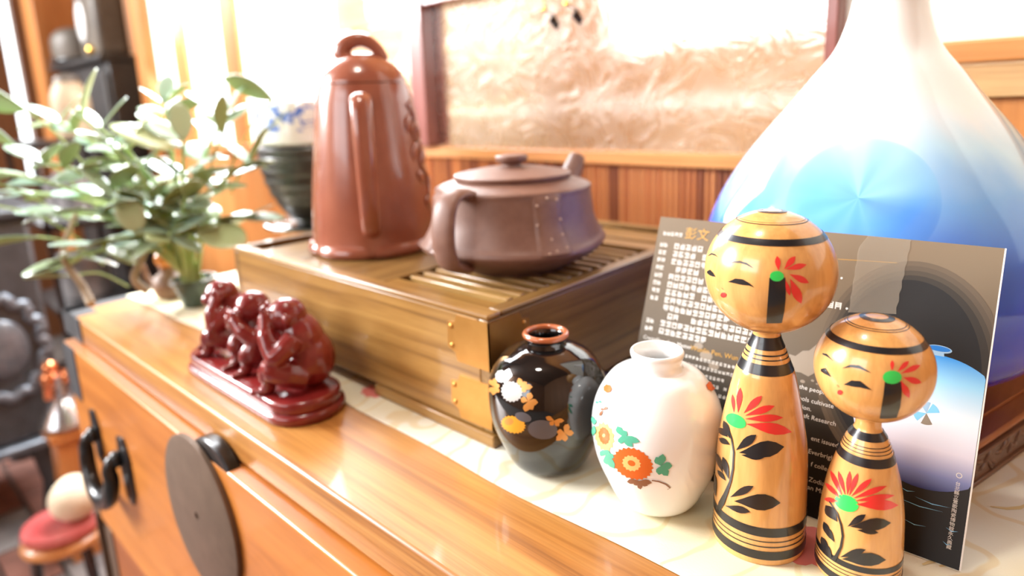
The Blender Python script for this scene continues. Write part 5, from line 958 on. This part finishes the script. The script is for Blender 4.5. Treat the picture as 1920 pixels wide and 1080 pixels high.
for v_ in range(3):
    g = G(); rows = []; curl = (0.18, 0.32, 0.05)[v_]; W = (0.58, 0.50, 0.66)[v_]
    for i in range(8):
        t = i/7; w = W*0.5*math.sin(PI*min(0.97, t ** 1.2*0.95 + 0.02)) ** 0.65; row = []
        for j in range(5):
            s = j/4*2 - 1; row.append((t, s*w, -curl*t*t + 0.12*abs(s)*w + 0.06*t))
        rows.append(row)
    g.grid(rows); g.grid([[(p[0], p[1], p[2] - 0.035) for p in r] for r in rows])
    g.grid([rows[0], [(p[0], p[1], p[2] - 0.035) for p in rows[0]]]); g.grid([rows[-1], [(p[0], p[1], p[2] - 0.035) for p in rows[-1]]])
    for e in (0, -1): g.grid([[r[e] for r in rows], [(r[e][0], r[e][1], r[e][2] - 0.035) for r in rows]])
    m = g.mesh('leaf'); m.materials.append(M['leaf']); m.materials.append(M['leaf_under']); leaf_meshes.append(m)
    for p in m.polygons:
        if p.normal.z < -0.2: p.material_index = 1
random.seed(11)
def put_leaf(p, d, L, roll=0.0):
    d = Vector(d).normalized(); up = Vector((0, 0, 1)); y = up.cross(d)
    if y.length < 0.05: y = Vector((1, 0, 0))
    y.normalize(); z = d.cross(y)
    o = bpy.data.objects.new('leaf', random.choice(leaf_meshes)); COL.objects.link(o); o.parent = pl
    mt = Matrix(((d.x, y.x, z.x), (d.y, y.y, z.y), (d.z, y.z, z.z))) @ Matrix.Rotation(roll, 3, 'X') @ Matrix.Diagonal((L, L, L*0.55))
    o.matrix_local = Matrix.Translation(Vector(p) - PP) @ mt.to_4x4()
IR = Vector((0.735, 0.677, 0)).normalized(); IB = Vector((-0.69, 0.72, 0)).normalized()     # sideways and away, as a person in front of the chest would see it
# main stems: sideways offset, height, depth offset of the tip
stems = [(-0.235, 0.205, -0.03), (-0.185, 0.265, 0.05), (-0.150, 0.215, -0.04), (-0.115, 0.255, 0.03), (-0.07, 0.235, -0.03), (-0.035, 0.285, 0.06), (0.02, 0.235, -0.01), (0.055, 0.265, 0.05), (0.10, 0.20, 0.0),
         (-0.20, 0.135, 0.03), (-0.13, 0.15, -0.05), (-0.06, 0.165, -0.05), (0.03, 0.16, -0.04), (0.085, 0.125, -0.01), (-0.16, 0.075, -0.02), (-0.24, 0.165, 0.05), (-0.09, 0.105, -0.05), (0.0, 0.11, -0.05)]
for (sx, h, dp) in stems:
    base = PP + Vector((random.uniform(-0.012, 0.012), random.uniform(-0.012, 0.012), 0.034))
    tip = PP + IR*sx + IB*dp + Vector((0, 0, h)); mid = base.lerp(tip, 0.45) + Vector((0, 0, 0.035)) - IR*sx*0.12
    path = catmull([tuple(base), tuple(base.lerp(mid, 0.5) + Vector((0, 0, 0.012))), tuple(mid), tuple(mid.lerp(tip, 0.55) + Vector((0, 0, 0.008))), tuple(tip)], 4)
    build('stem', G().tube(path, [0.0042 - 0.0020*i/(len(path) - 1) for i in range(len(path))], 7), M['stem'], pl)
    nn = len(path)
    for i in range(6, nn, 2):
        p = Vector(path[i]); t = (Vector(path[min(i + 1, nn - 1)]) - Vector(path[i - 1])).normalized()
        for q in (-1, 1):
            if random.random() < 0.24: continue
            a = random.uniform(-0.7, 0.7); side = (IR*math.cos(a) + IB*math.sin(a))*q
            put_leaf(p, t*random.uniform(0.2, 0.8) + side*1.0 + Vector((0, 0, random.uniform(-0.25, 0.35))), random.uniform(0.038, 0.064), random.uniform(-0.45, 0.45))
    put_leaf(tip, (tip - mid) + Vector((random.uniform(-.03, .03), random.uniform(-.03, .03), 0)), random.uniform(0.045, 0.062), random.uniform(-0.4, 0.4))
# the few large leaves that stand clear at the outside
for sx, h, dp, dx, dz, L in ((-0.195, 0.285, 0.0, -0.9, 0.35, 0.085), (-0.215, 0.235, 0.0, -0.5, 0.45, 0.07), (-0.275, 0.2, -0.02, -0.9, 0.35, 0.075), (-0.26, 0.155, 0.0, -1.0, -0.05, 0.065), (-0.225, 0.105, 0.02, -0.9, 0.02, 0.075), (-0.17, 0.05, 0.0, -0.9, 0.1, 0.06), (0.115, 0.285, 0.08, -0.8, 0.5, 0.07), (0.125, 0.255, 0.06, 0.6, 0.5, 0.045), (-0.105, 0.27, -0.02, 0.35, 0.9, 0.07), (-0.07, 0.26, -0.02, 0.9, -0.25, 0.09), (0.03, 0.12, -0.03, 0.9, -0.3, 0.075), (0.06, 0.24, 0.02, 0.1, 1.0, 0.055), (-0.055, 0.175, -0.05, 0.4, -0.9, 0.06)):
    p = PP + IR*sx + IB*dp + Vector((0, 0, h)); put_leaf(p, IR*dx + Vector((0, 0, dz)) - IB*0.2, L, random.uniform(0.3, 0.9))
    q = PP + IR*sx*0.55 + Vector((0, 0, h*0.62)); md = q.lerp(p, 0.5) + Vector((0, 0, 0.012))
    path = catmull([tuple(q), tuple(md), tuple(p)], 4); build('stem', G().tube(path, 0.0016, 6), M['stem'], pl)
# woody stems that lean to the left over the end of the chest
for pts in ([(-0.118, 0.022, -0.05), (-0.14, 0.045, -0.03), (-0.165, 0.085, -0.02), (-0.15, 0.14, 0.0)], [(-0.055, 0.028, -0.02), (-0.072, 0.05, -0.02), (-0.062, 0.085, 0.0), (-0.07, 0.14, 0.0)]):
    path = catmull([tuple(PP + IR*a + IB*c + Vector((0, 0, b))) for a, b, c in pts], 5)
    build('woody_stem', G().tube(path, [0.006 - 0.003*i/(len(path) - 1) for i in range(len(path))], 9), M['trunk'], pl)

# small clay pot with an orange ball, behind the green pot
M['clay_small'] = mottled('tan_clay', (0.20, 0.11, 0.07), (0.27, 0.16, 0.10), 50, 0.5)
M['orange_ball'] = mottled('orange_glaze', (0.62, 0.22, 0.04), (0.68, 0.28, 0.07), 40, 0.2, 0, 0.5)
JP = (-1.022, 0.335, ZC); jar = thing('clay_jar', 'tiny brown clay jar topped by an orange ball beside the green pot', 'jar', JP)
build('body', G().lathe([(0, 0.001)] + catmull([(0, 0.016), (0.004, 0.021), (0.018, 0.0255), (0.032, 0.021), (0.040, 0.0125), (0.046, 0.0135)], 5) + [(0.046, 0.001)], 36, JP), M['clay_small'], jar, angle=50)
build('ball', G().ell((JP[0], JP[1], JP[2] + 0.060), (0.0175, 0.0175, 0.0165)), M['orange_ball'], jar)
build('spout', G().tube(catmull([(JP[0] - 0.015, JP[1] - 0.014, JP[2] + 0.018), (JP[0] - 0.026, JP[1] - 0.022, JP[2] + 0.03), (JP[0] - 0.03, JP[1] - 0.025, JP[2] + 0.05)], 4), [0.006, 0.0055, 0.005, 0.0048, 0.0045, 0.0042, 0.004, 0.004, 0.004], 8), M['clay_small'], jar)

# black ribbed bowl on a footed stand, a blue and white bowl on top
M['ribbed'] = mottled('black_ribbed_clay', (0.018, 0.016, 0.014), (0.05, 0.044, 0.036), 25, 0.4, 0.0, 0.2)
M['lacquer_k'] = mat('black_lacquer', (0.008, 0.008, 0.009), 0.12, coat=0.6)
QX, QY = -0.965, 0.560
bs = thing('bowl_stand', 'black lacquer footed stand behind the tray carrying the ribbed bowl', 'stand', (QX, QY, ZC))
build('plate', G().lathe([(0.078, 0.001), (0.078, 0.050), (0.083, 0.085), (0.088, 0.088), (0.090, 0.084), (0.0865, 0.05), (0.0865, 0.001)], 48, (QX, QY, ZC)), M['lacquer_k'], bs, angle=50)
for k in range(4):
    A = PI/4 + k*PI/2; build('leg', G().tube(catmull([(QX + 0.045*math.cos(A), QY + 0.045*math.sin(A), 0.079), (QX + 0.062*math.cos(A), QY + 0.062*math.sin(A), 0.05), (QX + 0.056*math.cos(A), QY + 0.056*math.sin(A), ZC + 0.006)], 4), 0.006, 8), M['orange_wood'], bs)
rb = thing('ribbed_bowl', 'black bowl with fine horizontal ribs behind the tall teapot', 'bowl', (QX, QY, 0.0888))
pr = catmull([(0.0, 0.034), (0.006, 0.040), (0.030, 0.060), (0.065, 0.076), (0.100, 0.083), (0.124, 0.085)], 10)
pr = [(z, r + 0.0011*math.sin(z*1400)) for z, r in pr]
build('wall', G().lathe([(0, 0.001)] + pr + [(0.126, 0.083), (0.124, 0.080), (0.06, 0.066), (0.012, 0.035), (0.010, 0.001)], 56, (QX, QY, 0.0888)), M['ribbed'], rb, angle=60)
pb = mat('blue_white_porcelain', (0.8, 0.8, 0.78), 0.12, coat=0.5); n, l, b = nodes(pb)
mp = coords(n, l, (1, 1, 1)); nz = noise(n, l, mp, 55, 3, 0.5, 1.0); tc = n.new('ShaderNodeTexCoord'); sx = n.new('ShaderNodeSeparateXYZ'); l.new(tc.outputs['Object'], sx.inputs[0])
rz = ramp(n, [(0.0, (0, 0, 0)), (0.30, (0, 0, 0)), (0.36, (1, 1, 1)), (0.82, (1, 1, 1)), (0.86, (0, 0, 0))]); mr = n.new('ShaderNodeMapRange'); mr.inputs[1].default_value = 0.0; mr.inputs[2].default_value = 0.075; l.new(sx.outputs[2], mr.inputs[0]); l.new(mr.outputs[0], rz.inputs[0])
rn = ramp(n, [(0.5, (0, 0, 0)), (0.56, (1, 1, 1))]); l.new(nz.outputs[0], rn.inputs[0])
ml = n.new('ShaderNodeMath'); ml.operation = 'MULTIPLY'; l.new(rz.outputs[0], ml.inputs[0]); l.new(rn.outputs[0], ml.inputs[1])
mx = n.new('ShaderNodeMix'); mx.data_type = 'RGBA'; l.new(ml.outputs[0], mx.inputs['Factor']); mx.inputs[6].default_value = (0.82, 0.82, 0.80, 1); mx.inputs[7].default_value = (0.10, 0.20, 0.62, 1); l.new(mx.outputs[2], b.inputs['Base Color'])
wb = build('porcelain_bowl', G().lathe([(0.0, 0.001)] + catmull([(0.0, 0.072), (0.006, 0.0845), (0.014, 0.086), (0.045, 0.083), (0.070, 0.080)], 6) + [(0.071, 0.078), (0.066, 0.076), (0.02, 0.076), (0.012, 0.060), (0.012, 0.001)], 56, (QX, QY, 0.2150)), pb, None, angle=50)
tag(wb, 'white porcelain bowl with blue painted band set on the ribbed bowl', 'bowl')

# two dark beads hanging in front of the patterned glass
M['gilt'] = mat('gilt_metal', (0.8, 0.52, 0.12), 0.25, 0.9)
M['bead'] = mat('dark_bead', (0.02, 0.012, 0.012), 0.25, coat=0.5)
for i, (x, z, lab) in enumerate(((-0.576, 0.374, 'left dark diamond bead hanging on a gilt clasp by the glass'), (-0.537, 0.376, 'right dark diamond bead hanging on a gilt clasp by the glass'))):
    p = Vector((x, 0.715, z)); t = thing('hanging_bead', lab, 'ornament', tuple(p), 'dark beads hanging in front of the glass panel')
    g = G(); g.add([(x, 0.715, z + 0.012), (x + 0.0105, 0.715, z - 0.003), (x, 0.7255, z), (x - 0.0105, 0.715, z + 0.003), (x, 0.7045, z), (x + 0.006, 0.715, z - 0.012)], [(0, 1, 2), (0, 2, 3), (0, 3, 4), (0, 4, 1), (5, 2, 1), (5, 3, 2), (5, 4, 3), (5, 1, 4)])
    build('bead', g, M['bead'], t, smooth=False)
    build('wire', G().tube([(x, 0.715, z + 0.009), (x - 0.009, 0.715, z + 0.014), (x - 0.014, 0.715, z + 0.017)], 0.0012, 6), M['bead'], t)
    build('clasp', G().ell((x - 0.016, 0.715, z + 0.019), (0.005, 0.004, 0.0045), None, 10, 8), M['gilt'], t)
    build('cord', G().tube([(x - 0.016, 0.715, z + 0.023), (x - 0.012, 0.716, z + 0.12), (x - 0.008, 0.765, 0.60)], 0.0007, 6), M['gilt'], t)

# ------------------------------------------------------------------ stove and clutter beyond the end of the chest
M['stove'] = mottled('grey_black_cast_iron', (0.05, 0.054, 0.06), (0.07, 0.075, 0.083), 40, 0.42, 0.3, 0, 0.15)
M['stove_relief'] = mottled('polished_relief_iron', (0.12, 0.14, 0.17), (0.19, 0.21, 0.24), 60, 0.35, 0.5, 0, 0.1)
SX = -1.9; ST = (SX - 0.25, 0.05, -0.70)
st = thing('iron_stove', 'dark cast-iron stove with an oval wreath medallion left of the chest', 'stove', ST)
build('body', G().box(SX - 0.5, SX, -0.30, 0.330, -0.505, 0.045), M['stove'], st, bevel=0.012)
build('top_plate', G().box(SX - 0.52, SX + 0.02, -0.32, 0.362, 0.046, 0.072), M['stove'], st, bevel=0.008)
build('bottom_plate', G().box(SX - 0.52, SX + 0.02, -0.32, 0.345, -0.53, -0.506), M['stove_relief'], st, bevel=0.008)
for x in (SX - 0.46, SX - 0.05):
    for y in (-0.26, 0.28): build('leg', G().tube([(x, y, -0.53), (x + 0.01, y + 0.005, -0.64), (x - 0.01, y, -0.745)], [0.035, 0.024, 0.03], 10), M['stove'], st)
md = build('medallion', G().ell((SX + 0.004, 0.232, -0.262), (0.018, 0.052, 0.075), None, 28, 16), M['stove_relief'], st)
for i in range(26):
    A = 2*PI*i/26; y = 0.232 + 0.082*math.cos(A); z = -0.262 + 0.122*math.sin(A)
    build('wreath_leaf', G().ell((SX + 0.003, y, z), (0.012, 0.013, 0.024), Matrix.Rotation(A + 0.6*(-1) ** i, 3, 'X'), 10, 8), M['stove_relief'], md)
build('flue_pipe', G().tube([(SX - 0.16, 0.20, 0.07), (SX - 0.16, 0.20, 2.28)], 0.085, 24), M['stove'], st)
build('flue_collar', G().tube([(SX - 0.16, 0.20, 0.072), (SX - 0.16, 0.20, 0.11)], 0.10, 24), M['stove'], st)

# wooden pedestal and kettle between stove and chest
PDX, PDY = -1.712, 0.297
g = G(); 
for z, w in ((-0.75, 0.085), (-0.36, 0.055), (-0.345, 0.06)): pass
g.grid([[(PDX + sx*w, PDY + sy*w, z) for sx, sy in ((-1, -1), (1, -1), (1, 1), (-1, 1))] for z, w in ((-0.75, 0.045), (-0.445, 0.034), (-0.445, 0.046), (-0.420, 0.046), (-0.420, 0.001))], True)
tag(build('wooden_pedestal', g, M['orange_wood'], None, smooth=False, bevel=0.003), 'tapered orange wooden pedestal behind the left end of the chest', 'pedestal')
M['steel'] = mat('brushed_steel', (0.45, 0.45, 0.47), 0.22, 0.9); M['copper'] = mat('polished_copper', (0.75, 0.30, 0.14), 0.18, 0.95)
KT = (PDX, PDY, -0.4195); kt = thing('steel_kettle', 'small steel kettle with copper knobs beyond the left end of the chest', 'kettle', KT)
build('body', G().lathe([(0, 0.001)] + catmull([(0.0, 0.048), (0.008, 0.056), (0.016, 0.054), (0.045, 0.036), (0.066, 0.020)], 5) + [(0.066, 0.001)], 40, KT), M['steel'], kt, angle=50)
build('stem', G().tube([(PDX, PDY, -0.355), (PDX + 0.004, PDY, -0.300)], 0.009, 12), M['steel'], kt)
for dx, dz, r in ((-0.022, 0.112, 0.021), (0.022, 0.118, 0.018), (-0.018, 0.138, 0.017)): build('copper_knob', G().ell((PDX + dx*0.735, PDY + dx*0.677, KT[2] + dz), (r, r, r*1.1), None, 16, 10), M['copper'], kt)
build('copper_arm', G().tube([(PDX - 0.018, PDY - 0.018, -0.310), (PDX - 0.022, PDY - 0.022, -0.355)], [0.014, 0.011], 12), M['copper'], kt)

# red stool with a cream ball on it
M['red_pad'] = mottled('red_pink_lacquer', (0.42, 0.06, 0.06), (0.52, 0.16, 0.15), 10, 0.25, 0, 0.4); M['cream'] = mottled('cream_felt', (0.75, 0.66, 0.48), (0.8, 0.72, 0.55), 20, 0.7)
RS = (-1.470, 0.217, -0.60); rs = thing('round_stool', 'low round red stool with an orange rim below the chest end', 'stool', RS)
build('seat', G().lathe([(0.062, 0.001), (0.062, 0.066), (0.074, 0.073), (0.084, 0.069), (0.087, 0.055), (0.087, 0.001)], 48, RS), M['red_pad'], rs, angle=50)
build('rim', G().lathe([(0.050 + 0.012*math.sin(a), 0.065 + 0.012*math.cos(a)) for a in [2*PI*i/10 for i in range(11)]], 48, RS), M['orange_wood_x'], rs)
for k in range(3):
    A = 0.4 + k*2*PI/3; build('leg', G().tube([(RS[0] + 0.05*math.cos(A), RS[1] + 0.05*math.sin(A), -0.54), (RS[0] + 0.07*math.cos(A), RS[1] + 0.07*math.sin(A), -0.75)], 0.010, 10), M['lacquer_k'], rs)
bl = G().ell((-1.448, 0.238, -0.4690), (0.044, 0.044, 0.043), None, 28, 16)
for i, p in enumerate(bl.v):
    if p[2] > -0.44: bl.v[i] = (p[0], p[1], p[2] + 0.3*(p[2] + 0.44))
tag(build('cream_pouch', bl, M['cream'], None), 'round cream pouch resting on the red stool', 'pouch')

# dark cabinet with an iron pot and oval plate, far left
M['cab'] = mottled('black_cabinet', (0.012, 0.012, 0.013), (0.03, 0.028, 0.027), 10, 0.5); M['beige'] = mottled('beige_stoneware', (0.34, 0.26, 0.17), (0.42, 0.33, 0.22), 20, 0.6)
cb = thing('black_cabinet', 'tall black cabinet beside the orange window post far left', 'cabinet', (-2.75, 0.77, -0.75))
build('carcass', G().box(-3.06, -2.45, 0.715, 0.83, -0.75, 0.455), M['cab'], cb, bevel=0.006)
for a, bb in ((-3.05, -2.76), (-2.75, -2.46)):
    d = build('door', G().box(a, bb, 0.70, 0.7145, -0.72, 0.42), M['cab'], cb, bevel=0.004)
    build('door_knob', G().ell(((bb - 0.03) if a < -2.9 else (a + 0.03), 0.695, -0.1), (0.012, 0.012, 0.012), None, 12, 8), M['steel'], d)
build('cabinet_top', G().box(-3.08, -2.445, 0.69, 0.83, 0.4555, 0.475), M['cab'], cb, bevel=0.004)
M['pot_iron'] = mottled('warm_grey_iron', (0.075, 0.062, 0.048), (0.12, 0.10, 0.078), 12, 0.5)
ip = thing('iron_pot', 'dark grey domed iron pot on top of the black cabinet', 'pot', (-2.95, 0.785, 0.4755))
build('body', G().lathe([(0, 0.001)] + catmull([(0.0, 0.100), (0.06, 0.104), (0.10, 0.098), (0.128, 0.07), (0.138, 0.02)], 5) + [(0.139, 0.001)], 40, (-2.95, 0.785, 0.4755)), M['pot_iron'], ip, angle=60)
build('rim', G().lathe([(0.012 + 0.009*math.sin(a), 0.104 + 0.012*math.cos(a)) for a in [2*PI*i/10 for i in range(11)]], 40, (-2.95, 0.785, 0.4755)), M['black_iron'], ip)
ck = thing('mantel_clock', 'dark clock with a pale oval face on the black cabinet', 'clock', (-2.64, 0.77, 0.4755))
build('case', G().box(-2.74, -2.53, 0.72, 0.82, 0.4755, 0.80), M['pot_iron'], ck, bevel=0.02)
build('face', G().ell((-2.68, 0.718, 0.60), (0.042, 0.008, 0.068), None, 28, 12), M['porcelain'], ck)
for z in (0.50, 0.735): build('gilt_knob', G().ell((-2.60, 0.715, z), (0.018, 0.014, 0.018), None, 14, 10), M['gilt'], ck)
bj = thing('stone_jar', 'beige stoneware jar standing on a dark crate beside the cabinet', 'jar', (-2.42, 0.585, 0.21))
build('body', G().lathe([(0, 0.001)] + catmull([(0, 0.042), (0.02, 0.050), (0.12, 0.053), (0.16, 0.042), (0.175, 0.034)], 5) + [(0.176, 0.001)], 32, (-2.42, 0.585, 0.21)), M['beige'], bj, angle=50)
build('lid', G().lathe([(0.177, 0.001), (0.177, 0.038), (0.19, 0.034), (0.2, 0.01), (0.2, 0.001)], 32, (-2.42, 0.585, 0.21)), M['pot_iron'], bj)
cr = thing('dark_crate', 'dark iron rack with shelves under the beige jar', 'rack', (-2.5, 0.6, -0.75))
for z in (-0.6, -0.33, -0.06, 0.19): build('shelf', G().box(-2.70, -2.33, 0.44, 0.68, z, z + 0.0195), M['black_iron'], cr, smooth=False)
for x in (-2.70, -2.345):
    for y in (0.44, 0.665): build('upright', G().box(x, x + 0.015, y, y + 0.015, -0.75, 0.19), M['black_iron'], cr, smooth=False)
M['grey_tin'] = mottled('grey_tin', (0.16, 0.16, 0.17), (0.30, 0.30, 0.31), 20, 0.4, 0.4)
for i, (x, z, r, h, lab) in enumerate(((-2.58, -0.0400, 0.06, 0.12, 'grey tin on the upper shelf of the dark rack, left one'), (-2.43, -0.0400, 0.055, 0.15, 'grey tin on the upper shelf of the dark rack, right one'), (-2.52, -0.31, 0.08, 0.14, 'wide grey tin on the lower shelf of the dark rack'))):
    o = build('storage_tin', G().lathe([(0, 0.001), (0, r), (h*0.86, r), (h*0.87, r*1.04), (h*0.97, r*1.04), (h, r*0.9), (h, 0.001)], 28, (x, 0.56, z)), M['grey_tin'], None, angle=40); tag(o, lab, 'tin', 'grey tins on the rack')
# far post and lit gap
struct(build('trim_9', G().box(-3.33, -3.17, 0.69, 0.85, -0.75, 2.3), M['orange_wood'], bevel=0.006))
struct(build('wall_far', G().prism([(-3.65, 0.905, -0.75), (-2.68, 0.905, -0.75), (-2.325, 0.80, -0.75), (-2.325, 0.82, -0.75), (-2.68, 0.945, -0.75), (-3.65, 0.945, -0.75)], (0, 0, 3.05)), M['brown_wall'], smooth=False))
